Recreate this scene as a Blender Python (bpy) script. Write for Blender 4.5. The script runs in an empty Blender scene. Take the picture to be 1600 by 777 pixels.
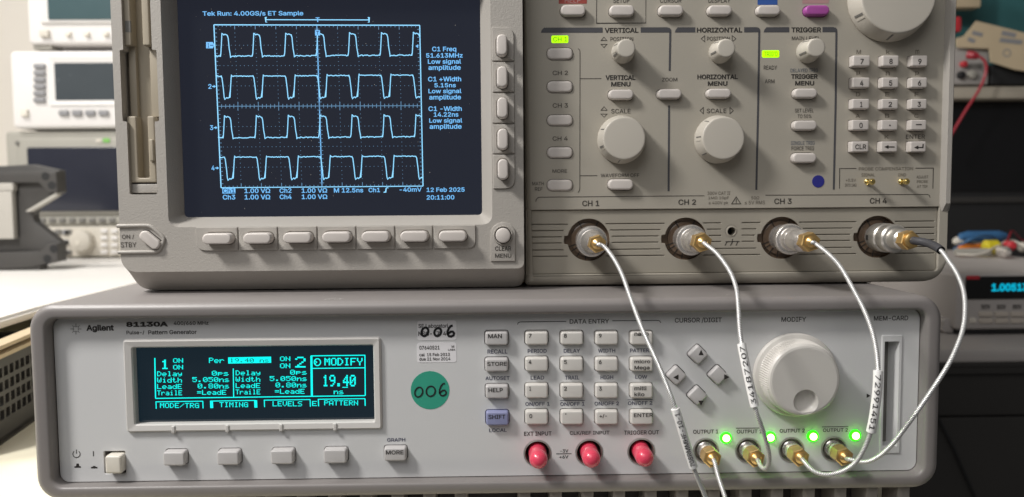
import bpy, bmesh, math, random
from mathutils import Vector, Matrix
from mathutils.geometry import delaunay_2d_cdt
random.seed(7)
S = bpy.context.scene
COL = S.collection

# ------------------------------------------------------------------ camera
FP, PITCH, YAW, ROLL = 1220.0, math.radians(3.757), math.radians(1.032), math.radians(-0.452)
CAMPOS = Vector((0.0, -0.372, 0.165))
ROT = Matrix.Rotation(-YAW, 3, 'Z') @ Matrix.Rotation(math.pi/2-PITCH, 3, 'X') @ Matrix.Rotation(ROLL, 3, 'Z')
cd = bpy.data.cameras.new('camera'); cam = bpy.data.objects.new('camera', cd); COL.objects.link(cam)
cam.matrix_world = Matrix.Translation(CAMPOS) @ ROT.to_4x4()
cd.sensor_width = 36.0; cd.sensor_fit = 'HORIZONTAL'; cd.lens = FP*36/1600
cd.clip_start = 0.01; cd.clip_end = 50
cd.dof.use_dof = True; cd.dof.focus_distance = 0.395; cd.dof.aperture_fstop = 9.0
S.camera = cam

# ------------------------------------------------------------------ world + lamps
w = bpy.data.worlds.new('World'); S.world = w; w.use_nodes = True
bg = w.node_tree.nodes['Background']
bg.inputs[0].default_value = (1.0, 0.97, 0.94, 1); bg.inputs[1].default_value = 0.09

def area(name, loc, target, size, power, col, shape='DISK', size_y=None):
    l = bpy.data.lights.new(name, 'AREA'); l.shape = shape; l.size = size
    if size_y: l.size_y = size_y
    l.energy = power; l.color = col
    o = bpy.data.objects.new(name, l); COL.objects.link(o); o.location = loc
    o.rotation_euler = (Vector(target)-Vector(loc)).to_track_quat('-Z', 'Y').to_euler()
    return o
area('ceiling_lamp', (-0.66, -0.34, 0.90), (-0.05, 0.05, 0.17), 0.19, 11.2, (1.0, 0.975, 0.94))
area('fill_light', (-0.55, -1.25, 1.35), (0.0, 0.1, 0.15), 1.3, 11.5, (0.99, 0.98, 0.975))  # soft fill added to lift the shadows, not a lamp of the room
area('bench_lamp', (-1.05, 0.15, 1.30), (-0.55, 0.60, 0.1), 0.40, 15.5, (1.0, 0.965, 0.92))
S.view_settings.view_transform = 'Standard'; S.view_settings.look = 'None'
S.view_settings.exposure = 0.0; S.view_settings.gamma = 1.0
S.render.engine = 'CYCLES'

# ------------------------------------------------------------------ pixel -> point on a panel plane (millimetres of depth behind the generator's front)
def U(px, py, Y=0.0):
    d = ROT @ Vector(((px-800)/FP, -(py-388.5)/FP, -1.0))
    t = (Y*0.001 - CAMPOS.y)/d.y
    return CAMPOS + d*t
def Uz(px, py, z):
    d = ROT @ Vector(((px-800)/FP, -(py-388.5)/FP, -1.0)); return CAMPOS+d*((z-CAMPOS.z)/d.z)
def sc(Y): return (372.0+Y)/FP*0.001      # metres per photo pixel on that plane

# ------------------------------------------------------------------ materials
MATS = {}
def srgb(r, g, b):
    f = lambda c: (c/255/12.92) if c/255 <= 0.04045 else ((c/255+0.055)/1.055)**2.4
    return (f(r), f(g), f(b), 1)
def mat(name, col, rough=0.5, metal=0.0, bump=0.0, bscale=1600.0, var=0.04, vscale=30.0, coat=0.0, spec=0.5, trans=0.0, emit=None, estr=0.0, dirt=0.0):
    m = bpy.data.materials.new(name); m.use_nodes = True
    nt = m.node_tree; b = nt.nodes['Principled BSDF']; L = nt.links.new
    b.inputs['Roughness'].default_value = rough; b.inputs['Metallic'].default_value = metal
    b.inputs['Specular IOR Level'].default_value = spec
    b.inputs['Coat Weight'].default_value = coat
    if trans: b.inputs['Transmission Weight'].default_value = trans
    tc = nt.nodes.new('ShaderNodeTexCoord')
    if var > 0:
        n = nt.nodes.new('ShaderNodeTexNoise'); n.inputs['Scale'].default_value = vscale; n.inputs['Detail'].default_value = 5
        L(tc.outputs['Object'], n.inputs['Vector'])
        mx = nt.nodes.new('ShaderNodeMix'); mx.data_type = 'RGBA'
        mx.inputs[6].default_value = tuple(c*(1-var) for c in col[:3])+(1,)
        mx.inputs[7].default_value = tuple(min(1, c*(1+var)) for c in col[:3])+(1,)
        L(n.outputs['Fac'], mx.inputs[0]); out = mx.outputs[2]
        if dirt > 0:
            n2 = nt.nodes.new('ShaderNodeTexNoise'); n2.inputs['Scale'].default_value = 420; n2.inputs['Detail'].default_value = 2
            L(tc.outputs['Object'], n2.inputs['Vector'])
            rp = nt.nodes.new('ShaderNodeValToRGB'); rp.color_ramp.elements[0].position = 0.70; rp.color_ramp.elements[1].position = 0.76
            rp.color_ramp.elements[0].color = (0, 0, 0, 1); rp.color_ramp.elements[1].color = (dirt, dirt, dirt, 1)
            L(n2.outputs['Fac'], rp.inputs[0])
            m2 = nt.nodes.new('ShaderNodeMix'); m2.data_type = 'RGBA'; m2.inputs[7].default_value = tuple(c*0.45 for c in col[:3])+(1,)
            L(rp.outputs[0], m2.inputs[0]); L(out, m2.inputs[6]); out = m2.outputs[2]
        L(out, b.inputs['Base Color'])
        mr = nt.nodes.new('ShaderNodeMapRange'); mr.inputs['To Min'].default_value = max(0, rough-0.06); mr.inputs['To Max'].default_value = min(1, rough+0.06)
        L(n.outputs['Fac'], mr.inputs['Value']); L(mr.outputs[0], b.inputs['Roughness'])
    else:
        b.inputs['Base Color'].default_value = col
    if bump > 0:
        n = nt.nodes.new('ShaderNodeTexNoise'); n.inputs['Scale'].default_value = bscale; n.inputs['Detail'].default_value = 2
        L(tc.outputs['Object'], n.inputs['Vector'])
        bp = nt.nodes.new('ShaderNodeBump'); bp.inputs['Strength'].default_value = bump; bp.inputs['Distance'].default_value = 0.0003
        L(n.outputs['Fac'], bp.inputs['Height']); L(bp.outputs[0], b.inputs['Normal'])
    if emit:
        b.inputs['Emission Color'].default_value = emit; b.inputs['Emission Strength'].default_value = estr
    MATS[name] = m; return m

mat('scope_case', srgb(172, 167, 160), 0.55, bump=0.55, bscale=1500, var=0.08, vscale=16, dirt=0.22)
mat('scope_panel', srgb(168, 162, 150), 0.6, bump=0.15, bscale=2500, var=0.07, vscale=14, dirt=0.06)
mat('scope_input', srgb(156, 150, 138), 0.55, bump=0.15, bscale=2500, var=0.05)
mat('scope_key', srgb(206, 199, 193), 0.45, bump=0.08, var=0.03)
mat('scope_purple_key', srgb(168, 82, 158), 0.4, var=0.04)
mat('scope_knob', srgb(194, 188, 177), 0.42, bump=0.05, var=0.04)
mat('floppy', srgb(168, 158, 140), 0.5, bump=0.1, var=0.05)
mat('crt_glass', srgb(22, 24, 28), 0.08, var=0.12, vscale=25, coat=0.2, emit=srgb(58, 64, 84), estr=0.26)
mat('crt_trace', srgb(60, 90, 120), 0.5, var=0, emit=srgb(142, 216, 255), estr=1.1)
mat('crt_dim', srgb(60, 90, 120), 0.5, var=0, emit=srgb(110, 160, 200), estr=0.55)
mat('crt_text', srgb(60, 90, 120), 0.5, var=0, emit=srgb(112, 190, 250), estr=0.95)
mat('crt_dark', srgb(20, 40, 70), 0.4, var=0, emit=srgb(40, 80, 130), estr=0.5)
mat('vfd_glass', srgb(14, 17, 21), 0.07, var=0.15, vscale=30, coat=0.2, emit=srgb(40, 66, 82), estr=0.26)
mat('vfd_glow', srgb(0, 80, 80), 0.5, var=0, emit=srgb(0, 240, 232), estr=1.3)
mat('vfd_dark', srgb(0, 50, 55), 0.5, var=0, emit=srgb(0, 75, 80), estr=0.8)
mat('ink_dark', srgb(46, 43, 41), 0.6, var=0.1)
mat('ink_scope', srgb(58, 54, 50), 0.6, var=0.1)
mat('ink_faint', srgb(104, 98, 88), 0.6, var=0.1)
mat('ink_bar', srgb(74, 74, 78), 0.55, var=0.06)
mat('ink_blue', srgb(92, 100, 112), 0.6, var=0.06)
mat('ink_navy', srgb(66, 68, 92), 0.6, var=0.06)
mat('ink_black', srgb(28, 26, 30), 0.6, var=0.1)
mat('red_print', srgb(150, 66, 58), 0.6, var=0.05)
mat('blue_print', srgb(44, 84, 156), 0.6, var=0.05)
mat('pink_print', srgb(176, 140, 138), 0.6, var=0.05)
mat('blue_sticker', srgb(44, 46, 132), 0.5, var=0.08, vscale=200)
mat('led_yellow', srgb(150, 230, 0), 0.4, var=0, emit=srgb(172, 250, 0), estr=1.15)
mat('led_ink', srgb(50, 80, 0), 0.6, var=0, emit=srgb(70, 120, 0), estr=0.3)
mat('led_green', srgb(160, 255, 120), 0.4, var=0, emit=srgb(140, 255, 80), estr=21)
mat('led_halo', srgb(60, 200, 60), 0.2, var=0, emit=srgb(40, 240, 0), estr=2.4)  # the lamp's green halo, put into a glowing colour
mat('gen_case', srgb(132, 127, 125), 0.42, bump=0.12, bscale=1800, var=0.05, dirt=0.12)
mat('gen_panel', srgb(213, 213, 213), 0.5, bump=0.06, var=0.05, vscale=11, dirt=0.05)
mat('gen_key', srgb(216, 212, 206), 0.42, bump=0.05, var=0.03)
mat('gen_key_grey', srgb(194, 191, 190), 0.42, bump=0.05, var=0.03)
mat('gen_key_blue', srgb(142, 146, 182), 0.42, bump=0.05, var=0.03)
mat('gen_switch', srgb(222, 216, 204), 0.4, var=0.03)
mat('gen_frame', srgb(206, 203, 199), 0.38, bump=0.04, var=0.03)
mat('gen_knob', srgb(208, 204, 198), 0.4, bump=0.04, var=0.03)
mat('dark_gap', srgb(34, 31, 28), 0.7, var=0.1)
mat('vent_dark', srgb(40, 36, 42), 0.7, var=0.1)
mat('socket_brown', srgb(108, 90, 74), 0.25, var=0.2, vscale=120, coat=0.3)
mat('nickel', (0.88, 0.84, 0.80, 1), 0.24, metal=0.85, var=0.08, vscale=300)
mat('steel', (0.74, 0.71, 0.66, 1), 0.32, metal=0.88, var=0.1, vscale=300)
mat('gold', (0.86, 0.58, 0.24, 1), 0.32, metal=0.9, var=0.08, vscale=300)
mat('brass_bright', (0.92, 0.72, 0.28, 1), 0.2, metal=1.0, var=0.05, vscale=300)
mat('shrink_black', srgb(62, 62, 66), 0.55, var=0.1)
mat('sleeve_white', srgb(244, 243, 241), 0.5, var=0.03)
mat('red_rubber', srgb(224, 72, 98), 0.28, var=0.10, vscale=220, coat=0.3, bump=0.1, bscale=900)
mat('sticker_grey', srgb(238, 236, 238), 0.4, var=0.03)
mat('sticker_green', srgb(52, 160, 134), 0.55, var=0.06, vscale=120)
mat('bench_wood', srgb(246, 238, 214), 0.5, var=0.12, vscale=8)
mat('white_top', srgb(236, 233, 228), 0.45, var=0.02)
mat('wall_paint', srgb(226, 220, 210), 0.8, var=0.02, vscale=4)
mat('inst_white', srgb(226, 223, 220), 0.45, var=0.02)
mat('inst_grey', srgb(160, 157, 148), 0.5, var=0.05)
mat('inst_key', srgb(140, 140, 142), 0.5, var=0.05)
mat('inst_key_dark', srgb(112, 110, 106), 0.5, var=0.05)
mat('inst_cream', srgb(204, 198, 186), 0.5, var=0.03)
mat('lcd_dark', srgb(70, 76, 80), 0.25, var=0.05)
mat('lcd_teal', srgb(72, 92, 96), 0.25, var=0.05)
mat('lcd_navy', srgb(46, 48, 58), 0.2, var=0.1)
mat('green_mark', srgb(120, 180, 90), 0.6, var=0.05)
mat('bracket_grey', srgb(68, 66, 64), 0.5, var=0.06, bump=0.2, bscale=900)
mat('bracket_light', srgb(176, 172, 164), 0.5, var=0.06)
mat('crate_black', srgb(44, 42, 42), 0.5, var=0.1)
mat('card_brown', srgb(196, 178, 148), 0.8, var=0.1)
mat('paper_white', srgb(222, 216, 204), 0.7, var=0.05)
mat('black_gloss', srgb(17, 17, 19), 0.3, var=0.1)
mat('black_matte', srgb(30, 30, 31), 0.6, var=0.1)
mat('case_dark', srgb(50, 48, 46), 0.6, var=0.08)
mat('beige_board', srgb(160, 152, 138), 0.6, var=0.06)
mat('meter_grey', srgb(186, 180, 176), 0.5, var=0.04)
mat('meter_key', srgb(206, 196, 184), 0.5, var=0.04)
mat('cyan_digit', srgb(0, 80, 90), 0.5, var=0, emit=srgb(0, 190, 225), estr=0.85)
mat('red_logo', srgb(190, 50, 58), 0.5, var=0.05)
mat('teal_box', srgb(54, 104, 106), 0.6, var=0.08)
mat('clear_grey', srgb(168, 164, 160), 0.3, var=0.06)
mat('red_wire', srgb(158, 44, 56), 0.35, var=0.05)
mat('orange_plastic', srgb(226, 128, 44), 0.4, var=0.05)
mat('yellow_plastic', srgb(206, 190, 40), 0.4, var=0.05)
mat('blue_plastic', srgb(62, 110, 156), 0.4, var=0.05)
# braided silver cable: fine helical relief along the cord (uv.x = length in mm)
def braid(name):
    m = bpy.data.materials.new(name); m.use_nodes = True; nt = m.node_tree; b = nt.nodes['Principled BSDF']; L = nt.links.new
    b.inputs['Base Color'].default_value = (0.86, 0.85, 0.83, 1); b.inputs['Metallic'].default_value = 0.5; b.inputs['Roughness'].default_value = 0.35
    uv = nt.nodes.new('ShaderNodeUVMap'); uv.uv_map = 'UVMap'
    mp = nt.nodes.new('ShaderNodeMapping'); mp.inputs['Rotation'].default_value = (0, 0, 0.35); L(uv.outputs[0], mp.inputs[0])
    wv = nt.nodes.new('ShaderNodeTexWave'); wv.inputs['Scale'].default_value = 0.42; wv.inputs['Distortion'].default_value = 0.6; wv.inputs['Detail'].default_value = 1; L(mp.outputs[0], wv.inputs['Vector'])
    rp = nt.nodes.new('ShaderNodeValToRGB'); rp.color_ramp.elements[0].color = (0.28, 0.275, 0.27, 1); rp.color_ramp.elements[1].color = (0.86, 0.86, 0.85, 1)
    rp.color_ramp.elements[1].position = 0.5
    L(wv.outputs['Fac'], rp.inputs[0]); L(rp.outputs[0], b.inputs['Base Color'])
    bp = nt.nodes.new('ShaderNodeBump'); bp.inputs['Strength'].default_value = 0.6; bp.inputs['Distance'].default_value = 0.0002
    L(wv.outputs['Fac'], bp.inputs['Height']); L(bp.outputs[0], b.inputs['Normal'])
    MATS[name] = m
braid('braid_silver')

# ------------------------------------------------------------------ mesh helpers
WM = {}
def mk(name, vf, material, parent=None, loc=(0, 0, 0), smooth=35, mesh=None, rot=None):
    if mesh is None:
        v, f = vf
        me = bpy.data.meshes.new(name); me.from_pydata([tuple(p) for p in v], [], f)
        bm = bmesh.new(); bm.from_mesh(me)
        bmesh.ops.remove_doubles(bm, verts=bm.verts, dist=1e-6)
        bmesh.ops.recalc_face_normals(bm, faces=bm.faces); bm.to_mesh(me); bm.free()
        if smooth:
            me.shade_smooth(); me.set_sharp_from_angle(angle=math.radians(smooth))
        me.materials.append(MATS[material])
    else: me = mesh
    o = bpy.data.objects.new(name, me); COL.objects.link(o)
    M = Matrix.Translation(loc)
    if rot is not None: M = M @ rot.to_4x4()
    WM[o] = M
    if parent:
        o.parent = parent; o.matrix_parent_inverse = WM[parent].inverted()
    o.matrix_basis = M
    return o
def thing(name, loc, label, cat, group=None):
    o = bpy.data.objects.new(name, None); COL.objects.link(o); o.empty_display_size = 0.02
    o.location = loc; WM[o] = Matrix.Translation(loc)
    o['label'] = label; o['category'] = cat
    if group: o['group'] = group
    return o
def tag(o, label, cat, group=None):
    o['label'] = label; o['category'] = cat
    if group: o['group'] = group
    return o
def struct(o): o['kind'] = 'structure'; return o

def join(*parts):
    V, F = [], []
    for v, f in parts:
        n = len(V); V += list(v); F += [tuple(i+n for i in q) for q in f]
    return V, F
def box(x0, x1, y0, y1, z0, z1):
    v = [(x, y, z) for x in (x0, x1) for y in (y0, y1) for z in (z0, z1)]
    return v, [(0, 1, 3, 2), (4, 6, 7, 5), (0, 4, 5, 1), (2, 3, 7, 6), (0, 2, 6, 4), (1, 5, 7, 3)]
def rrect(cx, cz, w, h, r, n=5):
    r = max(1e-6, min(r, w/2-1e-6, h/2-1e-6)); P = []
    for (sx, sz, a0) in ((1, 1, 0), (-1, 1, 90), (-1, -1, 180), (1, -1, 270)):
        for k in range(n+1):
            a = math.radians(a0+90*k/n)
            P.append((cx+sx*(w/2-r)+r*math.cos(a), cz+sz*(h/2-r)+r*math.sin(a)))
    return P
def rpoly(pts, r, n=4):
    """polygon with rounded corners; r may be a list"""
    P = []; N = len(pts)
    for i in range(N):
        rr = r[i] if isinstance(r, (list, tuple)) else r
        p, a, b = Vector(pts[i]), Vector(pts[i-1]), Vector(pts[(i+1) % N])
        if rr <= 1e-7: P.append(tuple(p)); continue
        u, v = (a-p), (b-p); d = min(u.length, v.length)*0.49
        ang = u.angle(v); t = min(rr/math.tan(ang/2), d)
        s, e = p+u.normalized()*t, p+v.normalized()*t
        for k in range(n+1):
            q = k/n; P.append(tuple((1-q)**2*s+2*q*(1-q)*p+q*q*e))
    return P
def area2(P): return 0.5*sum(P[i-1][0]*P[i][1]-P[i][0]*P[i-1][1] for i in range(len(P)))
def inset(P, d):
    """shrink outline by d (number or per-vertex list)"""
    s = 1 if area2(P) > 0 else -1; N = len(P); out = []
    for i in range(N):
        a, p, b = Vector(P[i-1]), Vector(P[i]), Vector(P[(i+1) % N])
        e1 = (p-a); e2 = (b-p)
        if e1.length < 1e-9: e1 = e2
        if e2.length < 1e-9: e2 = e1
        n1 = Vector((-e1.y, e1.x)).normalized(); n2 = Vector((-e2.y, e2.x)).normalized()
        n = n1+n2
        n = n.normalized() if n.length > 1e-6 else n1
        c = max(0.35, n.dot(n1)); dd = d[i] if isinstance(d, (list, tuple)) else d
        q = p+n*(s*dd/c); out.append((q.x, q.y))
    return out
def loft(P, prof, cap=True, back=False):
    """outline P swept through profile [(inset, y)]"""
    V, F = [], []; N = len(P)
    for (d, y) in prof:
        Q = inset(P, d) if (isinstance(d, (list, tuple)) or abs(d) > 1e-9) else P
        V += [(x, y, z) for x, z in Q]
    for k in range(len(prof)-1):
        for i in range(N):
            j = (i+1) % N; F.append((k*N+i, k*N+j, (k+1)*N+j, (k+1)*N+i))
    if cap: F.append(tuple(range((len(prof)-1)*N, len(prof)*N)))
    if back: F.append(tuple(range(N)))
    return V, F
def slab(P, y0, y1, bev=0.0, n=3):
    """solid with a rounded front edge; y0 back, y1 front (smaller y = nearer)"""
    prof = [(0, y0)]
    if bev > 0:
        for k in range(n+1):
            a = math.pi/2*k/n
            prof.append((bev*(1-math.cos(a)), y1+bev*(1-math.sin(a))))
    else: prof.append((0, y1))
    return loft(P, prof, cap=True, back=True)
def bridge(P, y0, Q, y1):
    N = len(P); V = [(x, y0, z) for x, z in P]+[(x, y1, z) for x, z in Q]
    return V, [(i, (i+1) % N, N+(i+1) % N, N+i) for i in range(N)]
def lathe(prof, n=40, c=(0, 0), ribs=0):
    """prof [(r, y)] around an axis along Y through c=(x,z)"""
    V, F = [], []
    for (r, y) in prof:
        for i in range(n):
            a = 2*math.pi*i/n; V.append((c[0]+r*math.cos(a), y, c[1]+r*math.sin(a)))
    for k in range(len(prof)-1):
        for i in range(n):
            j = (i+1) % n; F.append((k*n+i, k*n+j, (k+1)*n+j, (k+1)*n+i))
    F.append(tuple(range((len(prof)-1)*n, len(prof)*n))); F.append(tuple(range(n)))
    return V, F
def dome(c, r, y0, h, n=20, m=5):
    return lathe([(r, y0)]+[(r*math.cos(math.pi/2*k/m)+1e-6, y0-h*math.sin(math.pi/2*k/m)) for k in range(1, m+1)], n, c)
def circ(cx, cz, r, n=40): return [(cx+r*math.cos(2*math.pi*i/n), cz+r*math.sin(2*math.pi*i/n)) for i in range(n)]
def frames(pts):
    T = []
    for i in range(len(pts)):
        a, b = pts[max(0, i-1)], pts[min(len(pts)-1, i+1)]; T.append((b-a).normalized())
    n = Vector((0, -1, 0)); n = (n-T[0]*n.dot(T[0])).normalized(); N = [n]
    for i in range(1, len(pts)):
        n = N[-1]-T[i]*N[-1].dot(T[i]); N.append(n.normalized())
    return T, N
def tube(pts, r, n=12, cap=True):
    T, N = frames(pts); V, F = [], []
    for i, p in enumerate(pts):
        B = T[i].cross(N[i]); rr = r[i] if isinstance(r, (list, tuple)) else r
        for k in range(n):
            a = 2*math.pi*k/n; V.append(p+(N[i]*math.cos(a)+B*math.sin(a))*rr)
    for i in range(len(pts)-1):
        for k in range(n):
            j = (k+1) % n; F.append((i*n+k, i*n+j, (i+1)*n+j, (i+1)*n+k))
    if cap: F += [tuple(range(n)), tuple(range((len(pts)-1)*n, len(pts)*n))]
    return V, F
def spline(ctrl, step=0.0012):
    """Catmull-Rom through control points, evenly resampled"""
    C = [ctrl[0]+(ctrl[0]-ctrl[1])]+list(ctrl)+[ctrl[-1]+(ctrl[-1]-ctrl[-2])]; P = []
    for i in range(1, len(C)-2):
        p0, p1, p2, p3 = C[i-1:i+3]
        for k in range(16):
            t = k/16
            P.append(0.5*((2*p1)+(p2-p0)*t+(2*p0-5*p1+4*p2-p3)*t*t+(3*p1-p0-3*p2+p3)*t**3))
    P.append(ctrl[-1]); out = [P[0]]; acc = 0
    for a, b in zip(P, P[1:]):
        acc += (b-a).length
        if acc >= step: out.append(b); acc = 0
    if (out[-1]-P[-1]).length > 1e-5: out.append(P[-1])
    for _ in range(2):
        out = [out[0]]+[(out[i-1]+2*out[i]+out[i+1])/4 for i in range(1, len(out)-1)]+[out[-1]]
    return out
def ribbon(P, wd, y):
    """flat stroke on the plane y through points P (x,z)"""
    V, F = [], []
    P = [Vector(p) for p in P]
    for i, p in enumerate(P):
        t = (P[min(i+1, len(P)-1)]-P[max(i-1, 0)]); n = Vector((-t.y, t.x)).normalized()*wd/2
        if 0 < i < len(P)-1:
            e = (p-P[i-1]).normalized(); c = abs(Vector((-e.y, e.x)).dot(n.normalized())); n = n/max(0.5, c)
        V += [(p.x+n.x, y, p.y+n.y), (p.x-n.x, y, p.y-n.y)]
    for i in range(len(P)-1): F.append((2*i, 2*i+1, 2*i+3, 2*i+2))
    return V, F
def inpoly(x, y, P):
    c = False; j = len(P)-1
    for i in range(len(P)):
        if (P[i][1] > y) != (P[j][1] > y) and x < (P[j][0]-P[i][0])*(y-P[i][1])/(P[j][1]-P[i][1])+P[i][0]: c = not c
        j = i
    return c
def flat(outer, holes):
    """triangulated sheet with openings, as 2D points and faces (works in mm)"""
    pts, edges = [], []
    for P in [outer]+holes:
        k = len(pts); n = len(P); pts += [Vector((p[0]*1000, p[1]*1000)) for p in P]; edges += [(k+i, k+(i+1) % n) for i in range(n)]
    v, e, f, *_ = delaunay_2d_cdt(pts, edges, [], 0, 1e-5)
    HB = [(min(p[0] for p in h), max(p[0] for p in h), min(p[1] for p in h), max(p[1] for p in h), h) for h in holes]; F = []
    for t in f:
        cx = sum(v[i].x for i in t)/3000; cy = sum(v[i].y for i in t)/3000
        if not inpoly(cx, cy, outer): continue
        if any(x0 < cx < x1 and y0 < cy < y1 and inpoly(cx, cy, h) for x0, x1, y0, y1, h in HB): continue
        F.append(tuple(t))
    return [(q.x*0.001, q.y*0.001) for q in v], F
def plate(outer, holes, yf, thick, bev=0.0, res=2):
    """flat plate with real openings and rounded edges"""
    if bev > 0: v, F = flat(inset(outer, bev), [inset(h, -bev) for h in holes])
    else: v, F = flat(outer, holes)
    M = [([(x, yf, z) for x, z in v], F)]
    if thick > 0:
        for P, s in [(outer, 1)]+[(h, -1) for h in holes]:
            pr = [(s*bev*(1-math.sin(math.pi/2*k/res)), yf+bev*(1-math.cos(math.pi/2*k/res))) for k in range(res+1)] if bev > 0 else [(0, yf)]
            M.append(loft(P, pr+[(0, yf+thick)], cap=False))
    return join(*M)
_tc = {}
try: SANS = bpy.data.fonts.load(bpy.utils.system_resource('DATAFILES', path='fonts')+'/Inter.woff2')     # the sans that ships inside Blender
except Exception: SANS = None
def glyphs(body, bold=0.0):
    """filled letter shapes: the font's outlines, triangulated by non-zero winding (overlapping strokes stay solid)"""
    k = (body, bold)
    if k not in _tc:
        cu = bpy.data.curves.new('tmp', 'FONT'); cu.body = body; cu.size = 10.0; cu.resolution_u = 3; cu.dimensions = '2D'; cu.fill_mode = 'NONE' if hasattr(cu, 'fill_mode') else 'FRONT'
        if SANS: cu.font = SANS
        o = bpy.data.objects.new('tmp', cu); COL.objects.link(o)
        dg = bpy.context.evaluated_depsgraph_get(); me = bpy.data.meshes.new_from_object(o.evaluated_get(dg))
        P = [Vector((v.co.x, v.co.y)) for v in me.vertices]; nxt = {e.vertices[0]: e.vertices[1] for e in me.edges}
        E = [(e.vertices[0], e.vertices[1]) for e in me.edges]
        # orient: consecutive indices run forward, the closing edge runs back to the start of its loop
        D = [(a, b) if b == a+1 else ((b, a) if a == b+1 else (max(a, b), min(a, b))) for a, b in E]
        if bold:                                  # thicken: push every outline outwards
            nx = {a: b for a, b in D}; pv = {b: a for a, b in D}; seen = set(); loops = []
            for a in nx:
                if a in seen: continue
                L_ = []; q = a
                while q in nx and q not in seen: seen.add(q); L_.append(q); q = nx[q]
                loops.append(L_)
            big_ = max(loops, key=lambda L_: abs(area2([P[i] for i in L_]))); sg = 1 if area2([P[i] for i in big_]) > 0 else -1; Q = list(P)
            for a in nx:
                if a not in pv: continue
                e1, e2 = P[a]-P[pv[a]], P[nx[a]]-P[a]
                if e1.length < 1e-7 or e2.length < 1e-7: continue
                n1, n2 = Vector((e1.y, -e1.x)).normalized(), Vector((e2.y, -e2.x)).normalized(); n = n1+n2
                if n.length < 1e-3: continue
                n.normalize(); Q[a] = P[a]+n*(sg*bold*10/max(0.5, n.dot(n1)))
            P = Q
        v, e_, f, ov, *_ = delaunay_2d_cdt(P, D, [], 0, 1e-5)
        S_ = [(P[a].x, P[a].y, P[b].x, P[b].y) for a, b in D]; F = []
        for t in f:
            cx = sum(v[i].x for i in t)/3; cy = sum(v[i].y for i in t)/3; wn = 0
            for x0, y0, x1, y1 in S_:
                if (y0 > cy) != (y1 > cy) and cx < (x1-x0)*(cy-y0)/(y1-y0)+x0: wn += 1 if y1 > y0 else -1
            if wn: F.append(tuple(t))
        _tc[k] = ([(q.x, q.y) for q in v], F)
        bpy.data.objects.remove(o); bpy.data.curves.remove(cu); bpy.data.meshes.remove(me)
    return _tc[k]
def txt(body, x0, x1, y0, y1, Y, material, parent, bold=0.0, name='lettering', lift=0.12, angle=0.0):
    """lettering whose ink fills the box x0..x1, y0..y1 (photo pixels) on the plane Y (mm)"""
    v, f = glyphs(body, bold)
    ax, bx = min(p[0] for p in v), max(p[0] for p in v); az, bz = min(p[1] for p in v), max(p[1] for p in v)
    c = U((x0+x1)/2, (y0+y1)/2, Y); s = sc(Y); W, H = (x1-x0)*s, (y1-y0)*s
    if bz-az < 1e-6: bz = az+1
    ca, sa = math.cos(angle), math.sin(angle); V = []
    for p in v:
        x, z = ((p[0]-ax)/(bx-ax)-0.5)*W, ((p[1]-az)/(bz-az)-0.5)*H
        V.append((c.x+x*ca-z*sa, (Y-lift)*0.001, c.z+x*sa+z*ca))
    return mk(name, (V, f), material, parent, smooth=0)
def stroke(pts, wpx, Y, material, parent, name='printed_line', lift=0.10):
    P = [U(a, b, Y) for a, b in pts]
    return mk(name, ribbon([(p.x, p.z) for p in P], wpx*sc(Y), (Y-lift)*0.001), material, parent, smooth=0)
def poly(pts, Y, material, parent, name, lift=0.10):
    P = [U(a, b, Y) for a, b in pts]
    return mk(name, ([(p.x, (Y-lift)*0.001, p.z) for p in P], [tuple(range(len(P)))]), material, parent, smooth=0)
def tri_outline(pts, wpx, Y, material, parent, name='arrow_mark'):
    P = [U(a, b, Y) for a, b in pts]; P = [(p.x, p.z) for p in P]; Q = inset(P, wpx*sc(Y))
    return mk(name, bridge(P, (Y-0.1)*0.001, Q, (Y-0.1)*0.001), material, parent, smooth=0)
VPX, VPY = 777.3, 308.6
def base_box(x0, x1, y0, y1, Y, h):
    """seen extent of something h mm proud -> extent of its base"""
    k = h/(372.0+Y-h); cx, cy = (x0+x1)/2, (y0+y1)/2; sx, sy = (cx-VPX)*k, (cy-VPY)*k
    wx, wy = (x1-x0)-0.8*abs(sx), (y1-y0)-0.8*abs(sy); cx -= sx/2; cy -= sy/2
    return cx-wx/2, cx+wx/2, cy-wy/2, cy+wy/2
_bm = {}
def key(name, x0, x1, y0, y1, Y, h, r, bev, material, parent, taper=0.0, dish=0.0, grow=1.0):
    """a key cap standing h mm proud of plane Y; its base fills the pixel box"""
    x0, x1, y0, y1 = base_box(x0, x1, y0, y1, Y, h)
    c = U((x0+x1)/2, (y0+y1)/2, Y); s = sc(Y); W, H = (x1-x0)*s, (y1-y0)*s
    k = (round(W*1e4), round(H*1e4), h, r, bev, material, taper)
    if k not in _bm:
        W, H = round(W, 4), round(H, 4); hb, b, t = h*0.001, bev*0.001, taper*0.001
        prof = [(0, 0.0022), (0, 0)]
        for q in range(6):
            a = math.pi/2*q/5; prof.append((t+b*(1-math.cos(a)), -hb+b*(1-math.sin(a))))
        V, F = [], []; N = 28
        for d, y in prof: V += [(x, y, z) for x, z in rrect(0, 0, W-2*d, H-2*d, max(0.0003, r*0.001-d*0.8), 6)]
        for q in range(len(prof)-1): F += [(q*N+i, q*N+(i+1) % N, (q+1)*N+(i+1) % N, (q+1)*N+i) for i in range(N)]
        F.append(tuple(range((len(prof)-1)*N, len(prof)*N)))
        _bm[k] = mk(name, (V, F), material, parent, (c.x, Y*0.001, c.z), smooth=40)
        return _bm[k]
    return mk(name, None, None, parent, (c.x, Y*0.001, c.z), mesh=_bm[k].data)
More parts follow.
